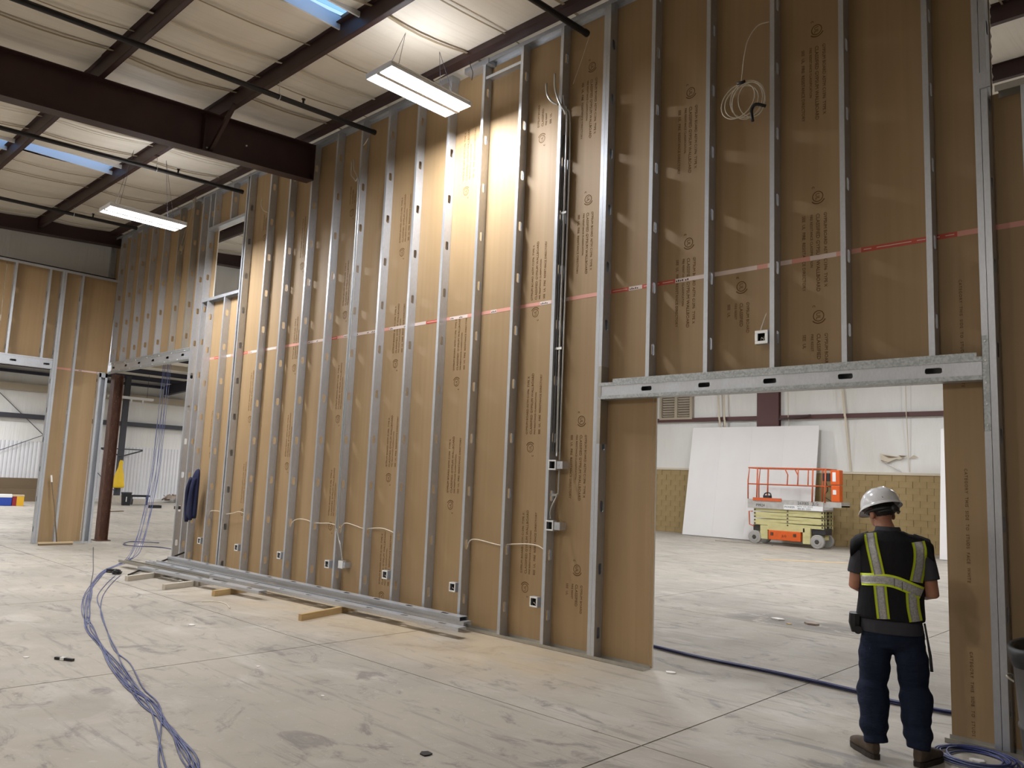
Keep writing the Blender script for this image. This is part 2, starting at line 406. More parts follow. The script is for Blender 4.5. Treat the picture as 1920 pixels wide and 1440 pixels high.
# side room: lower roof
def roof2(x): return 5.75 + (x + 38) * .045
for j, (y0, y1) in enumerate([(-24, -6), (-6, 0), (0, 6), (6, 12), (12, 20.2)]):
    MB().add([(-39, y0, roof2(-39)), (-19.1, y0, roof2(-19.1)), (-19.1, y1, roof2(-19.1)), (-39, y1, roof2(-39)), (-39, y0, roof2(-39) + .15), (-19.1, y0, roof2(-19.1) + .15), (-19.1, y1, roof2(-19.1) + .15), (-39, y1, roof2(-39) + .15)],
             [(0, 1, 2, 3), (7, 6, 5, 4), (0, 4, 5, 1), (3, 2, 6, 7), (0, 3, 7, 4), (1, 5, 6, 2)]).build('insulation_blanket', MT['insul'], ceil)
for x in [-37.4, -35.4, -33.4, -31.4, -29.4, -27.4, -25.4, -23.4, -21.4]:
    z = roof2(x) - .2; MB().box(x - .01, x + .06, -24, 20.2, z, z + .2).build('purlin', MT['beige_steel'] if x in (-33.4, -27.4, -23.4) else MT['navy_roof'], ceil)
for y in [1.2, 9.4, 17]:
    MB().bar((-38.9, y, roof2(-38.9) - .45), (-19.3, y, roof2(-19.3) - .45), .2, .45).build('roof_girder', MT['navy_roof'], ceil)

# ---- outer walls
def slabwall(name, x0, x1, y0, y1, z0, z1, m): return MB().box(x0, x1, y0, y1, z0, z1).build(name, m, kind='structure')
slabwall('wall_right', 14, 14.15, -24, 20.2, 0, 8.3, MT['insul_wall'])
slabwall('wall_front', -39, 14, -24.15, -24, 0, 6.9, MT['insul_wall'])
fb = slabwall('wall_far_back', -39, 14, 19.92, 20.1, 0, 8.3, MT['insul_wall'])
flw = slabwall('wall_far_left', -39.1, -38.05, -24, 20.2, 0, 6.2, MT['insul_wall'])
# lower liner of the far left wall: ribbed sheet panels
for k in range(20):
    y0 = -2 + k * .9; v_ = []; f_ = []; n = 18
    for i in range(n + 1):
        y = y0 + .9 * i / n; x = -38.0 + (.022 if (i % 3) else 0)
        v_ += [(x, y, .04), (x, y, 2.5)]
    for i in range(n): a = i * 2; f_.append((a, a + 2, a + 3, a + 1))
    b0 = len(v_); v_ += [(-38.05, y0, .04), (-38.05, y0 + .9, .04), (-38.05, y0 + .9, 2.5), (-38.05, y0, 2.5)]; f_ += [(b0 + 3, b0 + 2, 2 * n + 1, 1)]
    MB().add(v_, f_).build('liner_panel', MT['rib'], flw)
for z, h_, mm in ((3.45, .20, MT['grey_post']), (4.62, .30, MT['beige_steel']), (5.35, .12, MT['navy_roof'])):
    MB().box(-38.0, -37.8, -3, 16, z, z + h_).build('girt', mm, flw)
MB().box(-38, -37.2, -3, 5.4, 0, .50).box(-38, -37.5, -3, 5.5, .5, .95).build('base_curb', MT['wood_dark'], flw)
MB().box(-38, -37.75, 5.6, 16, 0, .16).build('base_curb', MT['insul_wall'], flw)
for pa, pb in (((-37.9, 2.5, 4.45), (-37.9, 4.3, 2.8)), ((-37.9, 4.3, 2.8), (-37.9, .9, 1.2)), ((-37.9, 6.2, 1.7), (-37.9, 7.4, .5)), ((-37.9, 6.7, 4.7), (-37.9, 7.4, 5.6))):
    MB().cyl(pa, pb, .015, 6).build('brace_rod', MT['cable_grey'], flw)
# wall above the side-room opening (insulated), its girt and rafter
wl = slabwall('wall_left_upper', -19.2, -19.05, -24, 19.9, 5.0, 8.2, MT['insul_wall'])
MB().box(-19.05, -18.9, -24, 19.9, 5.80, 5.92).build('girt', MT['red_steel'], wl)
rf = MB()
for (a, b_, h0, h1) in [(-24, 19.8, 0, .02), (-24, 19.8, .33, .35)]:
    rf.add([(-18.86, a, 6.62 + .063 * a + h0), (-18.64, a, 6.62 + .063 * a + h0), (-18.64, b_, 6.62 + .063 * b_ + h0), (-18.86, b_, 6.62 + .063 * b_ + h0),
            (-18.86, a, 6.62 + .063 * a + h1), (-18.64, a, 6.62 + .063 * a + h1), (-18.64, b_, 6.62 + .063 * b_ + h1), (-18.86, b_, 6.62 + .063 * b_ + h1)],
           [(0, 3, 2, 1), (4, 5, 6, 7), (0, 1, 5, 4), (1, 2, 6, 5), (2, 3, 7, 6), (3, 0, 4, 7)])
a, b_ = -24, 19.8
rf.add([(-18.76, a, 6.62 + .063 * a), (-18.74, a, 6.62 + .063 * a), (-18.74, b_, 6.62 + .063 * b_), (-18.76, b_, 6.62 + .063 * b_),
        (-18.76, a, 6.95 + .063 * a), (-18.74, a, 6.95 + .063 * a), (-18.74, b_, 6.95 + .063 * b_), (-18.76, b_, 6.95 + .063 * b_)],
       [(0, 1, 5, 4), (1, 2, 6, 5), (2, 3, 7, 6), (3, 0, 4, 7)])
rf.build('rafter', MT['red_steel'], wl)

# ---- far back wall: painted block below, pleated insulation above, red girts
fbk = MB()
random.seed(3)
vis = MB()
nb = 0
blk = MB(); blk.box(-.195, .195, -.05, 0, -.095, .095); blkm = []
for c in range(5):
    q = MB(); q.box(-.1955 + random.uniform(0, .002), .1955, -.05, random.uniform(-.002, .004) - .0, -.096, .096)
    blkm.append(q.mesh('block', MT['block']))
rest = MB()
for r_ in range(12):
    z = .10 + r_ * .1955; off = .2 if r_ % 2 else 0
    for k in range(-34, 10):
        x = -8 + off + k * .4
        if x < -18.2 or x > -5.0: 
            continue
        if (-17.4 < x < -14.6) or (-10.9 < x < -6.6):
            o = put('block', blkm[nb % 5], fb, loc=(x, 19.88 + random.uniform(-.006, .006), z)); nb += 1
        else: rest.box(x - .195, x + .195, 19.83, 19.88, z - .095, z + .095)
rest.build('block_field', MT['block'], fb, kind='stuff')
MB().box(-30, 14, 19.86, 19.93, 0, 2.34).build('mortar_backing', MT['mortar'], fb)
MB().box(-30, 14, 19.80, 19.92, 2.345, 2.42).build('sill_flashing', MT['strap_l'], fb)
for z in (4.17, 6.3):
    MB().box(-30, -16.4, 19.77, 19.92, z, z + .14).box(-15.5 if z > 5 else -16.4, 14, 19.77, 19.92, z, z + .14).build('girt', MT['red_old'], fb)
mb = MB(); mb.box(-12.85, -12.05, 19.72, 19.74, 0, 8); mb.box(-12.47, -12.43, 19.74, 19.90, 0, 8); mb.box(-12.85, -12.05, 19.88, 19.91, 0, 8)
mb.build('building_column', MT['red_old'], fb)
for x, dx in ((-14.40, .18), (-14.15, .1), (-9.9, .22), (-11.7, .02), (-7.9, .0)):
    MB().bar((x, 19.68, 5.9), (x + dx * .6, 19.68, 4.2), .07 if dx > .05 else .02, .02, up=(0, 1, 0)).bar((x + dx * .6, 19.70, 4.2), (x + dx, 19.88, 2.45), .07 if dx > .05 else .02, .02, up=(0, 1, 0)).build('seam_strap', MT['strap_l'], fb)
MB().bar((-12.0, 19.6, 4.15), (-10.9, 19.66, 4.28), .05, .05).build('flange_brace', MT['red_steel'], fb)
# louvred vent window
lv = empty('window_1', (-16.2, 19.75, 4.72), kind='structure')
fm = MB(); fm.box(-.72, .72, 0, .12, -.46, -.38).box(-.72, .72, 0, .12, .46, .54).box(-.72, -.62, 0, .12, -.38, .46).box(.62, .72, 0, .12, -.38, .46).box(-.03, .09, -.02, .12, -.38, .46)
fm.build('window_frame', MT['beige_steel'], lv)
for sx in (-.33, .35):
    for k in range(9):
        z = -.36 + k * .095
        MB().obox((sx, .06, z + .035), (.26, 0, 0), (0, .04, -.02), (0, .002, .004)).build('louver_slat', MT['insul'], lv)
MB().box(-.62, .62, .10, .12, -.38, .46).build('backing', MT['wood_dark'], lv)
# torn insulation facing
tr = MB(); tr.add([(-8.75, 19.84, 3.02), (-8.15, 19.83, 2.90), (-8.55, 19.80, 2.72), (-8.72, 19.84, 2.78)], [(0, 3, 2, 1)]); tr.add([(-8.4, 19.84, 2.92), (-7.95, 19.84, 2.95), (-8.15, 19.80, 2.82)], [(0, 2, 1)])
tr.add([(-7.9, 19.84, 2.86), (-7.62, 19.84, 2.90), (-7.75, 19.80, 2.97)], [(0, 1, 2)])
tr.build('torn_patch', MT['strap_l'], fb)
MB().add([(-8.72, 19.84, 2.98), (-8.2, 19.83, 2.90), (-8.45, 19.79, 2.88)], [(0, 2, 1)]).add([(-8.2, 19.83, 2.96), (-7.95, 19.83, 2.94), (-8.1, 19.79, 2.90)], [(0, 2, 1)]).add([(-8.74, 19.83, 2.80), (-8.45, 19.83, 2.78), (-8.55, 19.79, 2.74)], [(0, 2, 1)]).build('torn_patch', MT['wood_dark'], fb)
MB().add([(-8.76, 19.84, 2.80), (-8.08, 19.78, 2.44), (-8.16, 19.84, 2.52)], [(0, 1, 2)]).build('torn_flap', MT['gyp_white'], fb)

# ================================================================== PARTITION (main wall)
TOP = 6.83
wall = empty('wall_back', (0, 0, 0), kind='structure')
def slotted(mb, L_, W_, cs, sl, sw, fn, mi=0):
    """plate L_ long, W_ wide with rounded slots centred at cs; fn maps (u, v) to a point"""
    h = W_ / 2; pos = 0; S = sl / 2; s = sw / 2; e = s * .45
    ring = [(-S, -s + e), (-S + e, -s), (0, -s), (S - e, -s), (S, -s + e), (S, s - e), (S - e, s), (0, s), (-S + e, s), (-S, s - e)]
    H = S + .02
    out = [(-H, -h), (-S + e, -h), (0, -h), (S - e, -h), (H, -h), (H, h), (S - e, h), (0, h), (-S + e, h), (-H, h)]
    for c in cs:
        if c - H > pos:
            mb.add([fn(pos, 0), fn(c - H, 0), fn(c - H, W_), fn(pos, W_)], [(0, 1, 2, 3)], mi)
        v_ = [fn(c + a, h + b) for a, b in out] + [fn(c + a, h + b) for a, b in ring]
        mb.add(v_, [(i, (i + 1) % 10, 10 + (i + 1) % 10, 10 + i) for i in range(10)], mi)
        pos = c + H
    mb.add([fn(pos, 0), fn(L_, 0), fn(L_, W_), fn(pos, W_)], [(0, 1, 2, 3)], mi)
_st = {}
def stud_mesh(L_, first, mt='galv', web_right=True, depth=D):
    """C stud standing at the origin: front flange x 0..41 mm at y=0, web towards +y"""
    key = (round(L_, 3), round(first, 3), mt, web_right, depth)
    if key in _st: return _st[key]
    mb = MB(); wx = .041 if web_right else 0.0; fx = .041 - wx
    cs = []; z = first
    while z < L_ - .1:
        if z > .1: cs.append(z)
        z += .6096
    slotted(mb, L_, depth, cs, .108, .048, lambda u, v: (wx, v, u))
    r = .012
    mb.add([(fx, 0, 0), (wx, 0, 0), (wx, 0, L_), (fx, 0, L_)], [(0, 1, 2, 3)])
    mb.add([(fx, depth, 0), (wx, depth, 0), (wx, depth, L_), (fx, depth, L_)], [(0, 1, 2, 3)])
    mb.add([(fx, 0, 0), (fx, 0, L_), (fx, r, L_), (fx, r, 0)], [(0, 1, 2, 3)])
    mb.add([(fx, depth, 0), (fx, depth, L_), (fx, depth - r, L_), (fx, depth - r, 0)], [(0, 1, 2, 3)])
    me = mb.mesh('steel_stud', MT[mt]); o = put('tmp', me)
    so = o.modifiers.new('s', 'SOLIDIFY'); so.thickness = .0016; so.offset = 0
    m2 = baked(o, 'steel_stud'); bpy.data.objects.remove(o); bpy.data.meshes.remove(me)
    _st[key] = m2; return m2
def stud(x, z0, z1, first=None, par=None, mt='galv', web_right=True):
    f_ = ((.32 if first is None else first) - z0)
    while f_ < .1: f_ += .6096
    return put('steel_stud', stud_mesh(z1 - z0, f_, mt, web_right), par or wall, loc=(x, 0, z0))

FULL = {'a': -14.349, 'j': -14.05, 'd': -12.632, 'e': -11.821, 'f': -11.184, 'g': -10.539, 'h': -9.881, 'i': -9.25, 'jj': -8.612, 'k': -7.966,
        'l': -7.342, 'm': -6.719, 'n': -6.078, 'o': -5.46, 'p': -4.85}
for k, x in FULL.items(): stud(x, .004, TOP - .004, first=.25 if k in 'bdp' else None)
stud(-12.555, .004, TOP - .004, first=.12)                                         # jamb partner, a dark gap between
stud(-4.809 + .002, .004, TOP - .004, first=.245)                                   # doubled stud at the big opening
for x in (-13.797, -13.151): stud(x, .004, 4.70, first=.15)
for x in (-13.86, -13.19): stud(x, 6.12, TOP - .004, first=6.5)
for x in (-4.241, -3.619, -2.983, -2.378, -1.74): stud(x, 2.712, TOP - .004, first=2.99)
stud(-1.395, .004, TOP - .004, first=.3); stud(-1.349, .004, TOP - .004, first=.3)
for x in (-1.10, -.49, .12, .73, 1.34, 1.95, 2.56): stud(x, .004, 4.64, first=.3)
for x in (-19.03, -18.42, -17.84, -17.26, -16.68, -16.05, -15.36, -14.74): stud(x, 3.90, TOP - .004, first=4.16, mt='galv_old' if x > -15.5 else 'galv')

def track(x0, x1, z, up=1, name='track', mt='spangle', par=None, lip=.032, y0=-.002, y1=D + .002):
    mb = MB(); z1 = z + up * lip; t = .0016
    mb.box(x0, x1, y0, y1, min(z, z + up * t), max(z, z + up * t))
    for y in (y0, y1 - t): mb.box(x0, x1, y, y + t, min(z, z1), max(z, z1))
    return mb.build(name, MT[mt], par or wall)
track(-14.36, -4.20, .001, 1, mt='galv_old'); track(-1.70, 2.7, .001, 1, mt='galv_old')
track(-14.42, -7.28, TOP, -1, mt='galv', lip=.05); track(-7.05, 2.7 - 3.95, TOP, -1, mt='galv', lip=.05)
track(-19.1, -14.36, TOP, -1, mt='galv', lip=.05)
track(-1.26, 2.7, 4.68, -1, mt='galv_old', lip=.05)
# splice pieces by the lamp, in the top track
MB().box(-7.5, -7.28, -.012, D, TOP - .07, TOP + .005).build('splice_bracket', MT['galv'], wall)
MB().box(-7.05, -6.62, -.014, D, TOP - .065, TOP + .005).build('splice_bracket', MT['galv'], wall)
MB().box(-6.66, -6.06, .0, D, 6.60, 6.602).box(-6.66, -6.06, -.002, .0, 6.565, 6.602).build('blocking_track', MT['galv'], wall)
# window-like opening in the frame
track(-14.01, -12.63, 6.08, 1, mt='galv', lip=.05); track(-14.01, -12.63, 4.76, -1, mt='galv', lip=.055)
# headers
def header(x0, x1, z0, z1, holes, par, band=.028):
    t = .002; u0 = z0; L_ = x1 - x0; mb = MB()
    slotted(mb, L_, z1 - z0, [h - x0 for h in holes], .115, .042, lambda u, v: (x0 + u, 0, z0 + v))
    mb.box(x0, x1, .001, D, z0 - t, z0); mb.box(x0, x1, .001, D, z1, z1 + t); mb.box(x0, x1, D - t, D, z0, z1)
    mb.box(x0, x0 + t, .001, D, z0, z1); mb.box(x1 - t, x1, .001, D, z0, z1)
    h_ = mb.build('header', MT['galv'], par)
    MB().box(x0, x1, -.005, -.001, z0 - .004, z0 + band).box(x0, x1, -.005, D, z0 - .006, z0 - .003).build('header_track', MT['spangle'], h_)
    MB().box(x0, x1, -.005, -.001, z1 - band, z1 + .004).box(x0, x1, -.005, D, z1 + .003, z1 + .006).build('header_track', MT['spangle'], h_)
    return h_
header(-4.792, -1.395, 2.53, 2.685, [-4.223, -3.606, -2.983, -2.352, -1.714], wall)
MB().box(-4.62, -1.43, -.004, 0, 2.692, 2.722).box(-4.62, -1.43, -.004, D, 2.690, 2.692).build('track', MT['spangle'], wall)
header(-19.12, -14.352, 3.69, 3.87, [-18.83, -18.11, -17.42, -16.71, -16.01, -15.32, -14.64], wall)
MB().box(-19.12, -14.36, -.006, 0, 3.88, 3.905).box(-19.12, -14.36, -.006, D, 3.878, 3.880).build('track', MT['spangle'], wall)
sc = MB()
for k in range(16): sc.cyl((-18.9 + k * .29, -.006, 3.70 + .15 * (k % 2)), (-18.9 + k * .29, -.016, 3.70 + .15 * (k % 2)), .011, 6)
sc.build('header_screws', MT['boxw'], wall, kind='stuff')
# clip angles that carry the header
MB().box(-1.397, -1.352, -.004, -.001, 2.16, 2.84).box(-1.397, -1.394, -.004, .11, 2.16, 2.84).build('clip_angle', MT['spangle'], wall)
MB().box(-4.765, -4.762, 0, .115, 2.08, 2.86).box(-4.80, -4.762, -.004, -.001, 2.08, 2.86).build('clip_angle', MT['galv_old'], wall)
MB().box(-1.352, -1.285, -.02, -.004, 4.68, 4.80).build('clip_angle', MT['galv'], wall)
sc = MB()
for z in (2.2, 2.35, 2.5, 2.66, 2.8): sc.cyl((-1.374, -.004, z), (-1.374, -.010, z), .006, 6)
sc.build('clip_screws', MT['boxw'], wall, kind='stuff')
# gypsum sheets hung on the far side of the studs
OPEN = [(-4.184, -1.686, -1, 2.53), (-13.86, -12.63, 4.78, 6.08), (-19.3, -14.33, -1, 3.70), (-1.24, 9, 4.66, 9)]
def cut(rects, o):
    out = []
    for (x0, x1, z0, z1) in rects:
        ox0, ox1, oz0, oz1 = o
        if ox0 >= x1 or ox1 <= x0 or oz0 >= z1 or oz1 <= z0: out.append((x0, x1, z0, z1)); continue
        if x0 < ox0: out.append((x0, ox0, z0, z1))
        if x1 > ox1: out.append((ox1, x1, z0, z1))
        a_, b_ = max(x0, ox0), min(x1, ox1)
        if z0 < oz0: out.append((a_, b_, z0, oz0))
        if z1 > oz1: out.append((a_, b_, oz1, z1))
    return out
def sheet(x0, x1, z0, z1, par, m, axis='y', at=D + .003, th=.019, ops=OPEN):
    rs = [(x0, x1, z0, z1)]
    for o in ops: rs = cut(rs, o)
    rs = [q for q in rs if q[1] - q[0] > .01 and q[3] - q[2] > .01]
    if not rs: return
    mb = MB()
    for a_, b_, c_, d_ in rs:
        n = len(mb.v); mb.box(a_, b_, at, at + th, c_, d_)
        mb.m[-6:] = [1, 1, 0, 2, 1, 1]
    return mb.build('gypsum_sheet', [m, MT['gyp_edge'], MT['gyp_white']], par)
SX = [-19.2, -18.05, -16.85, -15.6, -14.33, -13.13, -11.80, -10.52, -9.23, -7.945, -6.70, -5.44, -4.22, -2.96, -1.72, -1.30, -.09, 1.14, 2.7]
random.seed(11)
for i in range(len(SX) - 1):
    x0, x1 = SX[i] + .001, SX[i + 1] - .001
    sheet(x0, x1, .012, 3.655, wall, MT['paper'])
    sheet(x0, x1, 3.662, 6.81 if x0 < -1.3 else 4.67, wall, MT['paper'])
# torn edge paper above the right-hand jamb
tb = MB(); 
for k in range(26):
    z = 4.7 + k * .08; wd = .006 + .010 * abs(math.sin(k * 1.7)) * random.uniform(.4, 1)
    tb.add([(-1.301, D + .002, z), (-1.301 + wd, D + .002, z + .03), (-1.301, D + .002, z + .08), (-1.301, D + .02, z + .04)], [(0, 1, 2), (0, 3, 1), (1, 3, 2)])
tb.build('torn_paper_edge', MT['gyp_white'], wall)
# joint tape with the red print along the 12 ft joint
tape = MB()
tm = ['tape', 'tape_pink', 'tape_red', 'print_k']
x = -13.9; k = 0
while x < -.05:
    L_ = random.choice([.10, .16, .22, .3]); c = random.choice([0, 0, 1, 1, 2])
    if -3.9 < x < -3.4: c = 0
    if -2.2 < x < -1.6: c = 2
    yy = D + .0015
    if not (x > -1.3 and False):
        tape.box(x, x + L_, yy, yy + .0012, 3.632, 3.672, c if c != 0 else 0)
        if c == 0 and random.random() < .65:
            for q in range(random.randint(2, 5)):
                a_ = x + .01 + q * .022; tape.box(a_, a_ + .013, yy - .0004, yy, 3.640, 3.653 + .006 * (q % 2), 3)
        elif c == 2: tape.box(x + .02, x + L_ - .02, yy - .0004, yy, 3.650, 3.656, 0)
    x += L_
tape.build('joint_tape', [MT[q] for q in tm], wall, kind='stuff')
# brown print on the paper: logo and lines, repeated every five feet
L1 = text_mesh('print_line', 'GYPSUM BOARD ASTM C1396  TYPE X', .038, MT['ink'])
L2 = text_mesh('print_line', 'CLASSIFIED GYPSUM WALLBOARD', .044, MT['ink'])
L3 = text_mesh('print_line', 'FIRE RESISTANCE CLASSIFICATION', .030, MT['ink'])
L4 = text_mesh('print_line', 'SEE  UL  FIRE  RESISTANCE DIRECTORY', .038, MT['ink'])
L5 = text_mesh('edge_print_line', 'CATEGORY  THIS  SIDE  TO  STUDS  FACE  WHITE', .029, MT['ink'], spacing=1.25)
def logo_mesh():
    mb = MB(); n = 24
    for r0, r1, a0, a1 in ((.040, .048, 0, 2 * PI), (.058, .068, -.9, 1.1)):
        v_ = []; f_ = []
        for i in range(n + 1):
            a = a0 + (a1 - a0) * i / n
            v_ += [(r0 * math.cos(a), r0 * math.sin(a), 0), (r1 * math.cos(a), r1 * math.sin(a), 0)]
        for i in range(n): f_.append((i * 2, i * 2 + 1, i * 2 + 3, i * 2 + 2))
        mb.add(v_, f_)
    me = mb.mesh('logo', MT['ink']); return me
LG = logo_mesh(); UL = text_mesh('logo_letters', 'UL', .050, MT['ink'], 'CENTER')
CR = text_mesh('logo_letters', 'c', .05, MT['ink'], 'CENTER')
S1 = text_mesh('print_line', 'GYPSUM BOARD', .038, MT['ink']); S2 = text_mesh('print_line', 'CLASSIFIED', .044, MT['ink']); S3 = text_mesh('print_line', 'FIRE RESIST', .030, MT['ink']); S4 = text_mesh('print_line', 'SEE  UL', .038, MT['ink'])
def printing(lx, lz, up, par=None, rot=None, base=None, edge=True, short=False):
    """block of print beside logo at (lx, lz); up=False reads downwards from the logo, True reads upwards"""
    g = [(LG, 0, 0, 0), (UL, 0, -.02, 0)]
    e = empty('printed_mark', (lx, D + .0022, lz)); e.parent = par or wall
    a = -PI / 2 if not up else PI / 2       # text direction in the wall plane
    e.rotation_euler = (PI / 2, a, 0) if False else (0, 0, 0)
    Mw = Matrix.Rotation(PI / 2, 4, 'X')   # XY text plane to XZ, facing -Y
    Ms = Matrix.Rotation(a, 4, 'Z')
    B = Mw @ Ms
    def pl(me, u, v):                       # u along the reading direction, v to the reader's up
        o = put(me.name.split('.')[0], me, e); o.matrix_local = B @ Matrix.Translation((u, v, 0)); return o
    pl(LG, 0, 0); pl(UL, 0, -.018); pl(CR, -.085, -.05)
    for a_, b_, v_ in ((L1, S1, .05), (L2, S2, -.015), (L3, S3, -.065), (L4, S4, -.135)): pl(b_ if short else a_, .15, v_)
    if edge and not short: pl(L5, -.55, -.36)
for X_, Zs, up in [(-2.612, (5.70, 4.185, 3.149), False), (-3.858, (5.533, 4.009), False), (-5.10, (6.24, 4.722, 2.332, .813), False), (-3.31, (3.50,), False),
                   (-5.805, (5.6, 3.553, 2.043, .541), True), (-7.06, (5.258, 2.839, 1.353), True), (-8.289, (4.68, 3.153, 1.643, .13), True),
                   (-9.545, (5.5, 3.96, 2.442, .93), True), (-10.83, (4.9, 3.27, 1.75), True), (-12.1, (5.6, 2.5, .98), True), (-13.4, (1.9,), True)]:
    for Z_ in Zs: printing(X_, Z_, up, edge=X_ > -5.2 and not (X_ > -4.2 and Z_ < 4.2), short=(Z_ < 3.6 and X_ > -4.2) or (up and Z_ > 5.4) or (not up and Z_ < .9))
for Z_ in (3.3, 1.9, .62):
    o = put('edge_print_line', L5, wall); o.matrix_local = Matrix.Translation((-1.56, D + .0022, Z_)) @ Matrix.Rotation(PI / 2, 4, 'X') @ Matrix.Rotation(-PI / 2, 4, 'Z')

# ================================================================== PARTITION (left, at right angles)
XL = -18.22
lw = empty('wall_left', (XL, 0, 0), kind='structure')       # local frame: x along -Y of the world ... rotated studs
def lstud(y, z0, z1, first=.3, mt='galv'):
    # stud standing in the left partition: flange faces +X, web on its far (+Y) or near side
    f_ = first - z0
    while f_ < .1: f_ += .6096
    o = put('steel_stud', stud_mesh(z1 - z0, f_, mt, False), lw); o.rotation_euler = (0, 0, PI / 2); o.location = (0, y, z0); return o
LT = 5.74
for y in (-5.8, -5.2, -4.6, -3.95, -3.3, -2.66): lstud(y, 3.80, LT)
for y in (-2.04, -1.41): lstud(y, 3.80, LT)
lstud(-1.165, .004, LT); lstud(-1.12, .004, LT); lstud(-.775, .004, LT)
mb = MB(); mb.box(-.12, 0, -6, -.03, LT, LT + .002).box(0, .002, -6, -.03, LT - .05, LT + .002); mb.build('track', MT['galv'], lw)
mb = MB(); mb.box(-.12, 0, -1.17, -.03, .001, .003).box(0, .002, -1.17, -.03, .001, .033); mb.build('track', MT['spangle'], lw)
hb = MB(); slotted(hb, 4.83, .17, [.45 + .61 * k for k in range(8)], .115, .04, lambda u, v: (0, -6 + u, 3.61 + v))
hb.box(-.12, -.118, -6, -1.17, 3.61, 3.78).box(-.12, 0, -6, -1.17, 3.608, 3.61).box(-.12, 0, -6, -1.17, 3.78, 3.782)
h_ = hb.build('header', MT['galv'], lw); MB().box(0, .004, -6, -1.17, 3.785, 3.815).build('track', MT['galv'], lw)
# boxed end post by the column: two facing channels with a dark gap
mb = MB(); mb.box(.0, .003, -.235, -.195, 0, 3.64).box(.0, .003, -.11, -.065, 0, 3.64).box(-.10, -.097, -.235, -.065, 0, 3.64).box(-.10, 0, -.237, -.235, 0, 3.64).box(-.10, 0, -.065, -.063, 0, 3.64).box(0, .003, -.235, -.065, 3.55, 3.64)
mb.build('end_post', MT['galv'], lw)
def lsheet(y0, y1, z0, z1):
    mb = MB().box(-.139, -.123, y0, y1, z0, z1); mb.m = [1, 1, 1, 1, 2, 0]
    mb.build('gypsum_sheet', [MT['paper_l'], MT['gyp_edge'], MT['gyp_white']], lw)
for y0, y1 in ((-6, -4.62), (-4.61, -3.39), (-3.38, -2.17), (-2.16, -1.13)): lsheet(y0, y1, 3.79, LT - .02)
lsheet(-1.12, -.04, 3.665, LT - .02); lsheet(-1.12, -.24, .012, 3.655)
mb = MB(); mb.box(-.1225, -.121, -1.1, -.24, 3.63, 3.67, 1).box(-.1215, -.1205, -.7, -.26, 3.635, 3.665, 0).box(-.1212, -.120, -.62, -.56, 3.645, 3.655, 2)
mb.build('joint_tape', [MT['tape'], MT['tape_pink'], MT['print_k']], lw, kind='stuff')

# ================================================================== STEEL, PIPES, LAMPS
cl = empty('steel_column', (-18.66, .30, 0), label='rusty brown steel column standing under the header of the wide opening at far left', cat='column')
mb = MB(); mb.box(-.11, .11, -.10, -.088, 0, 3.69).box(-.11, .11, .088, .10, 0, 3.69).box(-.006, .006, -.09, .09, 0, 3.69)
mb.build('shaft', MT['rust'], cl); MB().box(-.16, .16, -.15, .15, 0, .016).build('base_plate', MT['rust'], cl)
# tapered rafter running out from the partition
bx = -10.52
bm = empty('steel_beam', (bx, 0, 0), label='deep dark maroon steel roof beam ending at the stud wall, crossing the upper left', cat='beam')
def hexa(x0, x1, ya, yb, za0, za1, zb0, zb1):
    return [(x0, ya, za0), (x1, ya, za0), (x1, yb, zb0), (x0, yb, zb0), (x0, ya, za1), (x1, ya, za1), (x1, yb, zb1), (x0, yb, zb1)]
HF = [(0, 3, 2, 1), (4, 5, 6, 7), (0, 1, 5, 4), (1, 2, 6, 5), (2, 3, 7, 6), (3, 0, 4, 7)]
def zt(y): return 6.735 + .063 * y
def zb_(y): return 6.19 + .066 * y
ya, yb = -23.9, -.03
MB().add(hexa(-.006, .006, ya, yb, zb_(ya), zt(ya), zb_(yb), zt(yb)), HF).build('web', MT['red_steel'], bm)
MB().add(hexa(-.10, .10, ya, yb, zb_(ya) - .014, zb_(ya), zb_(yb) - .014, zb_(yb)), HF).build('bottom_flange', MT['red_steel'], bm)
MB().add(hexa(-.10, .10, ya, yb, zt(ya), zt(ya) + .014, zt(yb), zt(yb) + .014), HF).build('top_flange', MT['red_steel'], bm)
for y in (-1.78, -7.5, -13): MB().box(.006, .09, y - .006, y + .006, zb_(y), zt(y)).box(-.09, -.006, y - .006, y + .006, zb_(y), zt(y)).build('stiffener', MT['red_steel'], bm)
MB().box(-.10, .10, yb - .012, yb, zb_(yb), zt(yb)).build('end_plate', MT['red_steel'], bm)
for y in (-1.66, -8.1): MB().bar((.03, y, zb_(y) + .03), (.55, y + .06, roof(y) - .18), .05, .05).build('flange_brace', MT['red_steel'], bm)
bt = MB()
for y, z in ((-1.7, 6.13), (-1.12, 6.36)): bt.cyl((.006, y, z + .02), (.02, y, z + .02), .012, 8)
bt.build('bolt', MT['boxw'], bm)
# sprinkler pipes
def pipe(x, lab, y1=-.04, y0=-20, z1=6.50, sl=.045, r=.034):
    p = empty('sprinkler_pipe', (x, 0, 0), label=lab, cat='pipe', group='black pipes hung under the roof')
    MB().cyl((0, y0, z1 + sl * y0), (0, y1, z1 + sl * y1), r, 12).cyl((0, y1 - .05, z1 + sl * y1), (0, y1, z1 + sl * y1), r * 1.12, 12).build('pipe_run', MT['black_pipe'], p, smooth=False)
    for k in range(5):
        y = -1.55 - 3.2 * k; z = z1 + sl * y
        MB().cyl((0, y, z), (0, y, roof(y) - .02), .006, 6).tube([(r * 1.25 * math.cos(a), y, z + r * 1.25 * math.sin(a)) for a in [i * PI / 6 for i in range(12)]], .006, 5, closed=True).build('hanger', MT['conduit'], p)
        y -= -.35
        MB().cyl((0, y, z), (0, y, z + .10), .014, 8).cyl((0, y, z + .10), (0, y, z + .112), .026, 8).build('sprinkler_head', MT['black_pipe'], p)
    return p
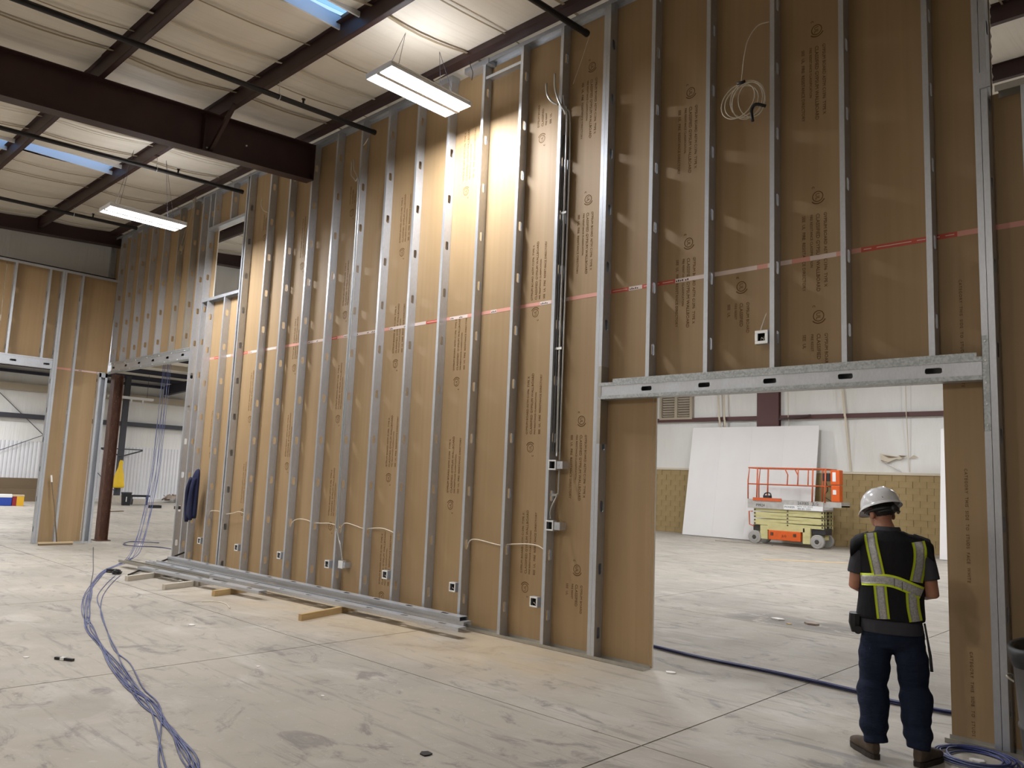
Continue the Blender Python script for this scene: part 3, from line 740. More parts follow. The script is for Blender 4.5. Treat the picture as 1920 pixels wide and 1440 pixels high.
pipe(-8.86, 'black sprinkler pipe ending at the stud wall just left of the nearer lamp')
pipe(-12.66, 'black sprinkler pipe ending at the framed window opening, left of the roof beam', y1=-.06)
pipe(-5.02, 'short black pipe end at the top, right of the nearer lamp', y1=-.08)
pipe(-16.6, 'black sprinkler pipe at far left in front of the dark rafter', y1=-.35, z1=6.55, sl=.03)
def lamp(loc, label, W_, L_=1.19, wd=.46, group='long LED lamps', off=False, color=COOL, rz=0):
    t = empty('high_bay_lamp', loc, rz, label=label, cat='lamp', group=group)
    mb = MB(); h = .055
    mb.box(-wd / 2, wd / 2, -L_ / 2, L_ / 2, h, h + .008)
    for s in (-1, 1):
        mb.add([(s * wd / 2, -L_ / 2, 0), (s * wd / 2, L_ / 2, 0), (s * wd / 2 * .92, L_ / 2, h), (s * wd / 2 * .92, -L_ / 2, h)], [(0, 1, 2, 3)])
        mb.box(-wd / 2, wd / 2, s * L_ / 2 - .004, s * L_ / 2 + .004, -.004, h)
    mb.build('housing', MT['white_metal'], t)
    MB().box(-.028, .028, -L_ / 2, L_ / 2, -.016, h).build('spine', MT['deck'], t)
    for s in (-1, 1):
        x0, x1 = sorted((s * .030, s * (wd / 2 - .006)))
        MB().box(x0, x1, -L_ / 2 + .03, L_ / 2 - .03, .004, .010).build('led_panel', MT['emit'], t)
    for y in (-L_ * .36, L_ * .36):
        zt_ = (roof(loc[1]) if loc[0] > -19 else roof2(loc[0])) - loc[2] - (.18 if group == 'long LED lamps' else .01)
        MB().tube([(-.12, y, h), (0, y * .6, zt_)], .003, 5).tube([(.12, y, h), (0, y * .6, zt_)], .003, 5).build('hanging_wire', MT['cable_grey'], t)
    if group == 'long LED lamps':
        for s in (-1, 1): area_lamp('lamp_light', (s * (wd / 4 + .012), 0, -.006), wd / 2 - .050, L_ - .07, W_ / 2, color, t)
    else: area_lamp('lamp_light', (0, 0, -.008), wd * .9, L_ * .94, W_, color, t)
    up_ = area_lamp('vent_light', (0, 0, h + .02), .12, L_ * .8, W_ * (.05 if group == 'long LED lamps' else (.22 if 'front' in group else .2)), color, t); up_.rotation_euler = (PI, 0, 0)
    return t
lamp((-6.83, -.88, 6.09), 'long bright LED lamp hanging before the stud wall, the nearer of two', FRONT_W)
lamp((-12.78, -1.62, 5.60), 'long bright LED lamp at upper left by the wide header, the farther of two', FRONT_W * 1.15)
HL = 'lamp of the hall outside the view'
for i, (x, y) in enumerate([(-16.0, -5.5), (-12.8, -8.5), (-8.5, -10), (-12.8, -16), (-2.2, -9.5)]):  # lamps out of view; the one at right is added to brighten the worker
    lamp((x, y, 6.25 if y > -6 else 5.55), 'LED lamp hanging over the front hall', HALL_W * (1.15 if x > -5 else 1), group='lamps over the front hall', color=WARM)
for i, (x, y) in enumerate([(-14.5, 5.5), (-8.5, 5), (-5.2, 8.6), (5, 6), (-15.5, 14.5), (-9.5, 14), (-3.5, 14.5), (3, 14)]):
    lamp((x, y, 6.3), 'LED lamp hanging over the back room', BACK_W, group='lamps over the back room')
for i, (x, y) in enumerate([(-24, -2), (-24, 9), (-31, 0.5), (-31, 11.5), (-36, 15), (-24, -9), (-35.5, 0)]):
    lamp((x, y, 5.0), 'LED lamp hanging over the side room', ANNEX_W, group='lamps over the side room')
fx = empty('strip_light', (-36.7, 7.3, 4.62), label='old hanging strip light seen through the wide opening at left', cat='lamp')
MB().box(-.15, .15, -.95, .95, 0, .10).build('housing', MT['white_metal'], fx)
for s in (-.7, .7): MB().cyl((0, s, .10), (0, s, roof2(-36.7) - 4.62 - .02), .008, 6).build('hanger', MT['cable_grey'], fx)
for k in range(3): MB().box(-.03, .03, -.5 + k * .5, -.44 + k * .5, -.16, 0).build('bracket', MT['white_metal'], fx)

# ================================================================== LOOSE THINGS
CAM = Vector((0, -6.2621, 1.6785))
def at(px, py, ax, val):          # the point where the photo's ray meets a real plane
    v = F + R * ((px - 960) / 1470.5) + U * ((720 - py) / 1470.5); i = 'XYZ'.index(ax)
    return CAM + v * ((val - CAM[i]) / v[i])
# --- pile of steel studs on timber blocks
def lying(L_, near, far, z, label, group='steel studs in the pile along the wall', up=True, mt='galv'):
    near, far = Vector((*near, z)), Vector((*far, z)); d = (far - near).normalized()
    o = put('steel_stud', stud_mesh(L_, .3, mt), None, label=label, cat='metal stud', group=group)
    n = Vector((0, 0, 1)).cross(d) * -1      # towards the wall
    M_ = Matrix.Identity(4)
    X_ = Vector((0, 0, 1)) if up else Vector((0, 0, -1)); Z_ = d; Y_ = Z_.cross(X_)
    for i in range(3): M_[i][0] = X_[i]; M_[i][1] = Y_[i]; M_[i][2] = Z_[i]
    o.matrix_world = Matrix.Translation(near + (Vector((0, 0, 0)) if up else Vector((0, 0, .0412)))) @ M_
    return o
zz = .078
lying(7.1, (-6.44, -.155), (-13.5, -.40), zz, 'steel stud at the back of the pile, nearest the wall')
lying(7.05, (-6.50, -.160), (-13.5, -.405), zz + .042, 'steel stud stacked on the back of the pile')
lying(7.2, (-6.22, -.44), (-13.4, -.82), zz, 'steel stud along the front edge of the pile')
lying(6.2, (-7.30, -.30), (-13.4, -.60), zz + .0, 'steel stud lying open in the middle of the pile, ending before the others', up=False)
lying(3.2, (-9.55, -.90), (-12.7, -1.20), zz, 'short steel stud along the left front of the pile')
lying(2.6, (-11.2, -.78), (-13.7, -.98), zz, 'short dull steel stud at the far left end of the pile', mt='galv_old', up=False)
def plank(a, b, w_, h_, m_, label, cat='lumber', group=None, z=None, name='timber_block'):
    a = Vector((*a, h_ / 2 if z is None else z)); b = Vector((*b, h_ / 2 if z is None else z)); d = b - a; L_ = d.length
    mb = MB().box(-L_ / 2, L_ / 2, -w_ / 2, w_ / 2, -h_ / 2, h_ / 2)
    return put(name, mb.mesh(name, MT[m_]), None, loc=(a + b) / 2, rot=(0, 0, math.atan2(d.y, d.x)), label=label, cat=cat, group=group, bevel=.002)
plank((-8.02, -1.22), (-8.33, -.12), .05, .075, 'wood', 'yellow timber block sticking out furthest under the stud pile')
plank((-10.15, -1.22), (-10.45, -.12), .06, .075, 'wood', 'yellow timber block under the left half of the stud pile')
plank((-11.0, -1.52), (-11.35, -.42), .06, .075, 'wood_pale', 'dusty grey timber block under the left half of the stud pile')
plank((-12.05, -1.62), (-12.5, -.62), .06, .075, 'wood_pale', 'dusty grey timber block at the far left end of the stud pile')
# --- data cables
def fp(px, py, z=.006): return at(px, py, 'Z', z)
def jit(P, s, seed, zr=.006):
    r_ = random.Random(seed); ph = [r_.uniform(0, 6.28) for _ in range(4)]; out = []
    for i, p in enumerate(P):
        t = i / max(1, len(P) - 1) * 9
        k = s * (math.sin(t * 1.3 + ph[0]) * .6 + math.sin(t * 2.9 + ph[1]) * .4); k2 = s * (math.sin(t * 1.1 + ph[2]) * .6 + math.sin(t * 3.3 + ph[3]) * .4)
        out.append(Vector((p[0] + k, p[1] + k2, max(p[2], zr))))
    return out
base = [fp(x, y) for x, y in [(372, 1452), (350, 1415), (313, 1362), (272, 1318), (240, 1283), (215, 1246), (190, 1208), (170, 1178), (161, 1150), (163, 1118), (176, 1090), (200, 1068), (232, 1056)]]
hang = [at(251, 1040, 'Y', -.55), at(263, 1012, 'Y', -.20), at(273, 975, 'Y', .10), at(283, 930, 'Y', .35), at(292, 880, 'Y', .5), at(300, 810, 'Y', .6), at(307, 745, 'Y', .65), at(313, 690, 'Y', .7), at(320, 600, 'Y', .7)]
for i in range(7):
    P = jit(base, .055, 20 + i, .005) + [h + Vector((.035 * math.sin(i * 2.1 + .3 * k), .07 * math.cos(i * 1.7 + .2 * k), 0)) for k, h in enumerate(hang)]
    MB().tube(spline(P, 5), .0046, 6).build('data_cable', MT['cable_blue'], None, True, label='blue data cable of the bundle snaking over the floor at lower left', cat='cable', group='blue data cables across the floor')
for i, m_ in ((0, 'cable_blue'), (1, 'cable_blue')):
    P = [fp(x + i * 5, y) for x, y in [(310, 1452), (300, 1425), (290, 1330), (262, 1290), (232, 1243), (214, 1218), (197, 1180), (188, 1150), (185, 1120), (199, 1096), (218, 1079)]]
    MB().tube(spline(jit(P, .03, 60 + i), 5), .005, 6).build('data_cable', MT[m_], None, True, label='blue data cable straying to the right of the floor bundle at lower left', cat='cable', group='stray blue data cables')
P = [fp(*q) for q in [(178, 1026), (172, 1050), (175, 1072), (170, 1100), (168, 1125)]]
MB().tube(spline(jit(P, .03, 5), 6), .005, 6).build('thin_cord', MT['cable_grey'], None, True, label='thin dark cord on the floor running from the brown column to the cable bundle', cat='cord')
# loops on the floor beyond the opening
P = [fp(*q) for q in [(335, 1032), (300, 1026), (255, 1024), (232, 1021), (238, 1016), (262, 1016), (300, 1018)]]
for i in range(2): MB().tube(spline(jit(P, .05, 70 + i), 6), .008, 6).build('data_cable', MT['cable_navy'], None, True, label='dark cable loop on the floor inside the wide opening at left', cat='cable', group='dark cable loops inside the wide opening')
# black bag of ties and strap by the far end of the pile
hk = empty('pry_bar', (0, 0, 0), label='thin dark bar leaning from the floor to the foot of the last stud', cat='bar')
MB().tube([at(241, 1078, 'Z', .02), at(275, 1064, 'Y', -.85), at(345, 1036, 'Y', -.03)], .015, 8).build('shaft', MT['black_pipe'], hk)
bag = MB()
for k in range(9):
    a = k * .7; bag.tube(spline([Vector((-12.98 + .16 * math.cos(a + j), -1.45 + .07 * math.sin(a * 1.7 + j * 1.4), .012 + .02 * (k % 3))) for j in range(4)], 4), .009, 5)
bag.build('strap_heap', MT['black'], None, True, label='small tangle of black strap on the floor beside the far end of the stud pile', cat='strap')
# bundle in the back room and the coil by the trash can
P = [Vector((x, y, .01)) for x, y in [(-6.4, 1.25), (-5.4, 1.05), (-4.72, .98), (-4.09, .90), (-3.44, .92), (-2.58, .85), (-2.34, .77), (-2.03, .79), (-1.5, .86), (.2, 1.0)]]
for i in range(8):
    MB().tube(spline([p + Vector((0, (i % 4) * .016 - .024, .004 + .011 * (i // 4))) for p in jit(P, .016, 90 + i, .008)], 5), .0065, 6).build('data_cable', MT['cable_navy' if i < 5 else 'cable_blue'], None, True, label='dark blue cable of the tight bundle on the floor behind the wide doorway', cat='cable', group='dark blue cables behind the doorway')
co = empty('cable_coil', (-1.455, -.255, 0), label='blue cable coiled on the floor beside the worker and the trash can', cat='cable coil')
for i in range(7):
    r_ = random.Random(i); n = 40; cx, cy = r_.uniform(-.025, .025), r_.uniform(-.02, .02); ra = .165 + .014 * i; q_ = r_.uniform(0, 6)
    pts = [Vector((cx + (ra + .008 * math.sin(3 * a + q_)) * math.cos(a), cy + (ra * .93 + .006 * math.cos(2 * a + q_)) * math.sin(a), .008 + .006 * (i % 4) + .004 * math.sin(a + q_) + .004)) for a in [2 * PI * k / n for k in range(n)]]
    MB().tube(pts, .006, 6, closed=True).build('cable_turn', MT['cable_blue'], co, True)
# --- junction boxes
def jbox(x, z, size, label, par=None, y=-.006, wire=True, dark_w=.70, bracket=0, group=None):
    t = empty('junction_box', (x, y, z), label=label, cat='outlet box', group=group); s = size / 2; i = s * dark_w
    mb = MB()
    def ringp(mb, s, i, y0, y1, mi=0):
        for (a, b, c, d) in ((-s, s, i, s), (-s, s, -s, -i), (-s, -i, -i, i), (i, s, -i, i)): mb.box(a, b, y0, y1, c, d, mi)
    mb = MB(); ringp(mb, s, i, -.010, 0); mb.build('mud_ring', MT['boxw'], t, bevel=.002)
    mb = MB(); ringp(mb, s, s * .93, 0, .05); mb.box(-s, s, .048, .052, -s, s); mb.build('box_body', MT['galv'], t)
    MB().box(-s * .92, s * .92, .040, .044, -s * .92, s * .92).build('box_inside', MT['dark'], t)  # near-black sheet paints the shade inside the open box
    if wire: MB().tube(spline([Vector((-i * .7, .03, -i * .6)), Vector((0, .0, -i * .1)), Vector((i * .5, .01, -i * .7)), Vector((i * .2, .03, i * .3))], 5), .0035, 6).build('wire_tail', MT['wire'], t, True)
    if bracket: MB().box(s, s + bracket, .0, .002, -s * .75, s * .75).box(s + bracket - .002, s + bracket, 0, .10, -s * .75, s * .75).cyl((s + .03, -.004, 0), (s + .03, 0, 0), .008, 8).build('bracket', MT['galv'], t)
    return t
low = [(-13.265, 'below the blue jacket side of the framed opening, lowest row'), (-11.946, 'first right of the black gap between the doubled studs'), (-10.636, 'under the end of the roof beam'), (-9.37, 'beside the two cables running down to the second box'), (-8.075, 'two bays left of the last box before the pile end'), (-6.81, 'nearest the right end of the stud pile'), (-5.555, 'right of the stud pile, beneath the two stacked boxes')]
for x, tx in low: jbox(x + .0, .44, .105, 'square outlet box, ' + tx)
jbox(-9.10, .46, .10, 'small grey cable box turned sideways where two cables end, low on the stud wall', wire=False, dark_w=.0, y=.03, bracket=.05)
jbox(-5.365, 1.86, .105, 'square metal box at chest height on the conduit stud, the upper of two', bracket=.085, wire=False)
jbox(-5.375, 1.235, .105, 'square metal box below the chest-height one on the conduit stud, the lower of two', bracket=.085, wire=False)
jbox(-3.052, 2.99, .118, 'bright square outlet box above the wide doorway header', dark_w=.55)
# --- wires through the studs
def wire(P, label, r=.0065, m_='wire', group='cream cables looping through the stud holes'):
    MB().tube(spline(P, 6), r, 7).build('electrical_cable', MT[m_], None, True, label=label, cat='cable', group=group)
W3 = lambda L_, y=.05: [Vector((x, y if i not in (0, len(L_) - 1) else .06, z)) for i, (x, z) in enumerate(L_)]
wire(W3([(-6.66, .90), (-6.62, .975), (-6.50, 1.0), (-6.17, .97), (-6.04, .972)]), 'cream cable arching through the bay over the pile end', group=None)
wire(W3([(-6.035, .985), (-5.9, 1.0), (-5.72, 1.015), (-5.56, 1.005), (-5.42, .93)]), 'cream cable in the bay left of the conduit stud', group=None)
wire(W3([(-9.20, .86), (-9.15, .98), (-9.03, 1.015), (-8.72, .975), (-8.57, .965)]), 'cream cable arching right of the two vertical cables', group=None)
wire(W3([(-8.57, .975), (-8.4, .995), (-8.24, 1.0), (-8.06, .972), (-7.93, .93)]), 'cream cable loop two bays right of the two vertical cables', group=None)
wire(W3([(-10.50, .84), (-10.44, .93), (-10.30, .99), (-10.07, .995), (-9.84, .955)]), 'cream cable arching under the end of the roof beam', group=None)
wire(W3([(-9.84, .965), (-9.65, .975), (-9.45, .985), (-9.27, .965), (-9.21, .94)]), 'cream cable in the bay left of the two vertical cables', group=None)
wire(W3([(-13.11, .88), (-13.05, .955), (-12.80, .97), (-12.60, .95)]), 'cream cable in the bay right of the blue jacket', group=None)
wire(W3([(-12.53, .93), (-12.3, .96), (-12.05, 1.0), (-11.80, .97)]), 'cream cable in the bay right of the black gap', group=None)
# vertical runs
def V_(L_): return [Vector(p) for p in L_]
wire(V_([(-9.36, -.03, 6.24), (-9.34, -.03, 6.08), (-9.25, -.015, 5.92), (-9.205, .0, 5.6), (-9.20, .01, 4), (-9.20, .01, 2), (-9.19, .01, .95), (-9.12, .02, .72), (-9.10, .05, .52)]), 'grey armoured cable running down the wall below the second black pipe, left of a pair', m_='conduit', r=.008, group=None)
wire(V_([(-9.42, -.02, 6.22), (-9.40, -.03, 6.02), (-9.30, -.02, 5.90), (-9.235, -.012, 5.7), (-9.23, -.012, 3.5), (-9.22, -.012, 1.15), (-9.20, .0, .92), (-9.12, .03, .66), (-9.10, .05, .52)]), 'grey armoured cable with a hooked top, right of the pair on the stud wall', m_='conduit', r=.008, group=None)
wire(V_([(-12.04, -.02, 6.25), (-12.03, -.02, 6.12), (-11.95, -.01, 6.02), (-11.86, .02, 5.98)]), 'short hooked cable end just left of the roof beam tip', m_='wire', r=.007, group=None)
wire(V_([(-5.615, -.05, 6.14), (-5.60, -.05, 6.02), (-5.55, -.03, 5.92), (-5.47, -.005, 5.86)]), 'short hooked pipe end beside the conduit stud top', m_='conduit', r=.012, group=None)
wire(V_([(-5.50, -.04, 6.22), (-5.49, -.04, 6.05), (-5.43, -.02, 5.86), (-5.375, .02, 5.74), (-5.372, .045, 5.55), (-5.372, .05, 3.4), (-5.36, .05, 1.95)]), 'bent steel conduit rising along the stud above the stacked boxes', m_='conduit', r=.012, group=None)
wire(V_([(-5.40, .0, 5.95), (-5.39, .03, 5.8), (-5.345, .07, 5.6), (-5.34, .075, 4.0), (-5.34, .075, 2.4), (-5.338, .07, 1.65), (-5.345, .06, 1.55), (-5.40, .03, 1.40), (-5.40, .03, 1.30)]), 'steel conduit offsetting into the lower stacked box', m_='conduit', r=.010, group=None)
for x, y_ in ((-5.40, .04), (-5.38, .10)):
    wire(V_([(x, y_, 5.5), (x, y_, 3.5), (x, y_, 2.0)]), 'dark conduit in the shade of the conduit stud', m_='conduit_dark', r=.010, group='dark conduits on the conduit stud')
for k, z in enumerate((1.55, 3.1, 4.6)):
    MB().box(-5.418, -5.325, .028, .034, z - .012, z + .012).build('conduit_strap', MT['conduit'], None, label=('strap holding the conduits, lowest of three', 'strap holding the conduits, middle of three', 'strap holding the conduits, highest of three')[k], cat='strap')
wire(V_([(-3.02, .02, 3.20), (-3.05, .03, 3.14), (-3.075, .02, 3.05)]), 'short cream wire entering the bright box above the doorway', group=None, r=.005)
wire(V_([(-3.0, .02, 5.88), (-3.10, .0, 5.87), (-3.18, -.02, 5.76), (-3.215, -.03, 5.60), (-3.235, -.03, 5.42), (-3.245, -.03, 5.35)]), 'white wire drooping down to the hanging coil', group=None, r=.0055)
hc = empty('hanging_coil', (-3.235, -.03, 5.18), label='loose round coil of white wire tied to a stud high above the doorway', cat='wire coil')
for i, (cx, cz, rx, rz, rot_) in enumerate([(-.03, .0, .165, .175, .1), (.0, -.01, .155, .165, .5), (.05, -.01, .135, .165, -.3), (.045, .01, .165, .16, .0), (.08, .0, .13, .16, .4)]):
    pts = []
    for k in range(28):
        a = 2 * PI * k / 28; x, z = rx * math.cos(a), rz * math.sin(a)
        pts.append(Vector((cx + x * math.cos(rot_) - z * math.sin(rot_), .012 * i - .02 + .03 * math.sin(a + i), cz + x * math.sin(rot_) + z * math.cos(rot_))))
    MB().tube(pts, .0055, 6, closed=True).build('wire_turn', MT['wire'], hc, True)
MB().tube([Vector((-.03, -.03, .165)), Vector((.02, -.03, .16)), Vector((.04, -.02, .17))], .014, 6).build('tie', MT['black'], hc, True)
MB().tube(spline([Vector((.22, .02, -.11)), Vector((.15, -.03, -.09)), Vector((.11, -.03, -.13)), Vector((.12, -.03, -.24))], 4), .014, 6).build('tie', MT['black'], hc, True)
wire(V_([(-4.99, -.08, 6.46), (-5.12, -.04, 6.25), (-5.28, .02, 6.05)]), 'thin pale string hanging from the black pipe end at the top', group=None, r=.0022)
wire(V_([(-9.02, -.04, 6.46), (-9.06, -.04, 6.42), (-9.12, -.04, 6.38)]), 'scrap of tag hanging from the end of the second black pipe', group=None, r=.008)
wire(V_([(-6.9, -.06, 6.86), (-6.86, -.09, 6.78), (-6.80, -.10, 6.66), (-6.80, -.11, 6.56)]), 'thin dark wire dangling from the top plate right of the nearer lamp', m_='cable_grey', group=None, r=.005)
wire(V_([(-7.6, -.05, 6.86), (-7.2, -.06, 6.89), (-6.95, -.08, 6.93), (-6.8, -.09, 6.97), (-6.62, -.08, 6.97), (-6.45, -.06, 6.93), (-6.2, -.06, 6.92), (-5.6, -.06, 6.91), (-4.9, -.06, 6.90)]), 'thick pale hose running along the top plate right of the nearer lamp', m_='strap_l', r=.018, group=None)
MB().obox((-6.80, -.08, 6.93), (.05, 0, .01), (0, .025, 0), (-.012, 0, .045)).build('cable_clamp', MT['strap_l'], None, label='pale bracket block on the hose above the top plate', cat='bracket', bevel=.004)
wire(V_([(-14.9, -.1, 5.75), (-14.75, -.06, 6.2), (-14.6, -.05, 6.7), (-14.55, -.05, 6.93), (-14.3, -.04, 6.95)]), 'cable dropping from the roof edge to the farther lamp', m_='strap', r=.007, group='cables above the farther lamp')
wire(V_([(-15.0, -.12, 5.75), (-14.85, -.06, 6.3), (-14.66, -.05, 6.8), (-14.5, -.04, 6.98), (-14.2, -.04, 6.93)]), 'cable dropping from the roof edge to the farther lamp', m_='strap', r=.007, group='cables above the farther lamp')
# --- jacket on a stud
jk = empty('hanging_jacket', (-13.46, -.03, 0), label='navy blue jacket hanging on a stud at the left end of the wall', cat='jacket')
mb = MB(); rg = []
for z, rx, ry, cx in [(1.66, .02, .02, .0), (1.62, .055, .04, .0), (1.54, .085, .055, -.01), (1.35, .115, .07, -.03), (1.1, .14, .075, -.05), (.9, .155, .08, -.06), (.82, .15, .07, -.06), (.80, .12, .05, -.06)]:
    rg.append(((cx, -ry * .6, z), (rx, 0, 0), (0, ry, 0)))
mb.loft(rg, 16); 
o = mb.build('jacket_body', MT['navy_cloth'], jk, True); s_ = o.modifiers.new('s', 'SUBSURF'); s_.levels = 2; s_.render_levels = 2
MB().tube(spline([Vector((-.04, -.10, 1.50)), Vector((-.11, -.12, 1.30)), Vector((-.15, -.10, 1.02)), Vector((-.14, -.08, .74))], 5), [.036] * 15 + [.03], 10).build('sleeve', MT['navy_cloth'], jk, True)
MB().tube(spline([Vector((.05, -.09, 1.50)), Vector((.06, -.13, 1.30)), Vector((.05, -.12, 1.02)), Vector((.04, -.10, .78))], 5), [.036] * 15 + [.03], 10).build('sleeve', MT['navy_cloth'], jk, True)
MB().box(-.012, .012, -.004, .03, 1.645, 1.665).build('hook', MT['galv'], jk)
# --- push broom leaning on the left partition
br = empty('push_broom', (-18.0, -.82, 0), label='push broom with black handle leaning on the brown board of the left partition', cat='broom')
MB().tube([Vector((.12, .0, .06)), Vector((-.05, -.06, .75)), Vector((-.18, -.14, 1.34))], [.012, .012, .014], 8).build('handle', MT['wood_dark'], br, True)
MB().cyl((-.16, -.13, 1.26), (-.185, -.145, 1.40), .018, 8).build('grip', MT['scrap'], br)
MB().box(.08, .17, -.34, .30, .035, .065).build('head', MT['cardboard'], br); MB().box(.085, .165, -.33, .29, .0, .035).build('bristles', MT['wood_dark'], br)
# --- small litter
def litter(name, P, label, cat, m_, group=None): return P.build(name, MT[m_], None, label=label, cat=cat, group=group)
kn = empty('utility_tool', (-7.51, -3.82, .012), .5, label='small black and silver hand tool lying on the floor at lower left', cat='tool')
MB().box(-.09, -.03, -.012, .012, -.010, .010).build('jaw', MT['black'], kn); MB().box(-.03, .01, -.015, .015, -.011, .012).build('collar', MT['boxw'], kn); MB().box(.01, .10, -.011, .011, -.010, .010).build('grip', MT['black'], kn)
def chip(x, y, s, label, m_='scrap'):
    r_ = random.Random(int(x * 100)); mb = MB(); n = 6
    v_ = [(x + s * r_.uniform(.6, 1) * math.cos(a), y + s * r_.uniform(.4, .8) * math.sin(a), .001) for a in [k * 2 * PI / n for k in range(n)]]
    mb.add(v_ + [(a, b, s * .18) for a, b, c in v_], [tuple(range(n, 2 * n))] + [(k, (k + 1) % n, n + (k + 1) % n, n + k) for k in range(n)])
    mb.build('floor_scrap', MT[m_], None, label=label, cat='scrap')
chip(-7.79, -4.03, .035, 'white chip on the floor left of the small tool')
chip(-4.0, .16, .06, 'white round scrap on the floor just inside the wide doorway')
chip(-5.26, -2.71, .022, 'tiny white chip in the middle of the open floor')
chip(-3.79, -2.93, .05, 'dark scrap near the bottom of the floor', 'black')
chip(-6.36, -2.64, .025, 'small white chip near the floor joint crossing')
chip(-8.4, -2.3, .05, 'flat white scrap on the floor left of the joint crossing')
chip(-11.75, -.95, .05, 'white scrap beside the timber blocks of the stud pile')
chip(-17.3, .62, .09, 'white scrap on the floor beyond the wide opening')
chip(-1.44, -.27, .06, 'cream paper scrap inside the blue cable coil')
chip(-13.5, -.9, .03, 'tiny white chip by the far end of the stud pile')
P = [fp(*q) for q in [(378, 1128), (405, 1128), (423, 1132), (431, 1140)]]
MB().tube(spline(P, 5), .006, 6).build('wire_scrap', MT['wire'], None, True, label='short curl of pale wire on the dusty floor before the stud pile', cat='wire')
# back-room floor scraps
plank((-9.1, 12.5), (-7.3, 14.0), .28, .006, 'cardboard', 'flat tan cardboard strip on the back room floor before the lift', 'cardboard', name='cardboard_strip')
plank((-13.1, 17.35), (-11.2, 17.45), .12, .03, 'galv_old', 'grey steel track lying on the floor in front of the lift', 'metal track', name='steel_track')
for i, (x, y, s, mm, lb) in enumerate([(-4.75, 3.95, .10, 'scrap', 'pale scrap in the dark floor stain beyond the doorway'), (-4.3, 4.0, .12, 'rubble', 'broken reddish scrap in the dark floor stain beyond the doorway'), (-4.5, 3.75, .05, 'wood', 'sliver of wood in the dark floor stain beyond the doorway')]): chip(x, y, s, lb, mm)
# --- leaning white gypsum boards in the back room
for i in range(4):
    x0 = -15.32 + i * 1.185
    t = MB().box(0, 1.183, -.03, 0, 0, 3.96).build('gypsum_board', MT['gyp_white'], None, label='white gypsum board leaning on the back wall behind the lift, ' + ('leftmost of four', 'second from the left', 'third from the left', 'rightmost of four')[i], cat='board', group=None)
    t.location = (x0, 18.95, .012); t.rotation_euler = (-.172, 0, 0)
for i in range(2):
    t = MB().box(0, 1.22, -.05, 0, 0, 3.66).build('gypsum_board', MT['gyp_white'], None, label='tall white board leaning just left of the brown board by the doorway' if i == 0 else 'white board stacked behind the tall one at the doorway edge', cat='board')
    t.location = (-6.56, 17.9 + .06 * i, .01); t.rotation_euler = (-.12, 0, .0)
# --- far things in the side room
cc = empty('cooler', (-33.75, 2.12, 0), -.2, label='blue cooler with white lid far away at the left edge', cat='cooler')
MB().box(-.25, .25, -.33, .33, 0, .42).build('body', MT['blue_cooler'], cc, bevel=.02); MB().box(-.26, .26, -.34, .34, .42, .58).build('lid', MT['white'], cc, bevel=.02)
c2 = empty('cooler', (-33.72, 2.45, 0), -.2, label='red and yellow tub with pale lid beside the blue cooler', cat='cooler')
MB().box(-.22, .22, -.18, .05, 0, .48).build('body', MT['red_cooler'], c2, bevel=.01); MB().box(-.22, .24, .05, .42, 0, .48).build('end_panel', MT['yellow_cooler'], c2); MB().box(-.24, .25, -.2, .43, .48, .56).build('lid', MT['cardboard'], c2)
po = empty('grey_column', (-37.4, 7.36, 0), label='dark grey column against the far white wall, with a yellow raincoat on it', cat='column')
MB().box(-.10, .10, -.11, .11, 0, 5.7).build('shaft', MT['grey_post'], po); MB().box(-.25, .25, -.45, .25, 0, .3).build('pedestal', MT['wood_pale'], po)
MB().bar((.12, -.9, 2.35), (.12, 0, 2.05), .03, .06).bar((.12, 0, 2.05), (.12, .9, 2.35), .03, .06).bar((.12, -.9, 2.38), (.12, .9, 2.38), .03, .05).build('bracket', MT['grey_post'], po)
rc = empty('yellow_raincoat', (-37.02, 7.28, -.12), label='bright yellow raincoat hanging on the far grey column', cat='raincoat')
mb = MB(); rg = [((0, (1.95 - z) * -.05, z), (rx * .5, 0, 0), (0, rx * .85, 0)) for z, rx in [(2.02, .04), (1.95, .10), (1.85, .12), (1.70, .10), (1.55, .17), (1.3, .25), (1.0, .30), (.8, .36), (.76, .32)]]
mb.loft(rg, 14); o = mb.build('coat', MT['rain'], rc, True); s_ = o.modifiers.new('s', 'SUBSURF'); s_.levels = 1; s_.render_levels = 1
MB().cyl((.02, -.0, 1.98), (.02, 0, 2.10), .02, 8).build('hook', MT['grey_post'], rc)
bn = empty('waste_bin', (-34.4, 6.66, 0), label='square black bin standing by the foot of the far grey column', cat='bin')
MB().loft([((0, 0, 0), (.20, 0, 0), (0, .24, 0)), ((0, 0, .62), (.24, 0, 0), (0, .29, 0))], 16, 6).build('body', MT['black'], bn); MB().box(-.24, .24, -.28, .28, .62, .68).build('lid', MT['charcoal'], bn); MB().box(.215, .235, -.1, -.04, .2, .45).build('handle', MT['boxw'], bn)
tb_ = empty('low_bench', (-35.0, 7.42, 0), -.15, label='low dark-topped bench right of the far black bin', cat='bench')
MB().box(-.3, .3, -.62, .62, .42, .52).build('top', MT['black'], tb_)
for s in (-1, 1): MB().box(-.25, .25, s * .5 - .03, s * .5 + .03, 0, .42).build('leg', MT['grey_post'], tb_)
MB().box(-.2, .2, -.42, .42, .05, .30).build('shelf_box', MT['wood_pale'], tb_)
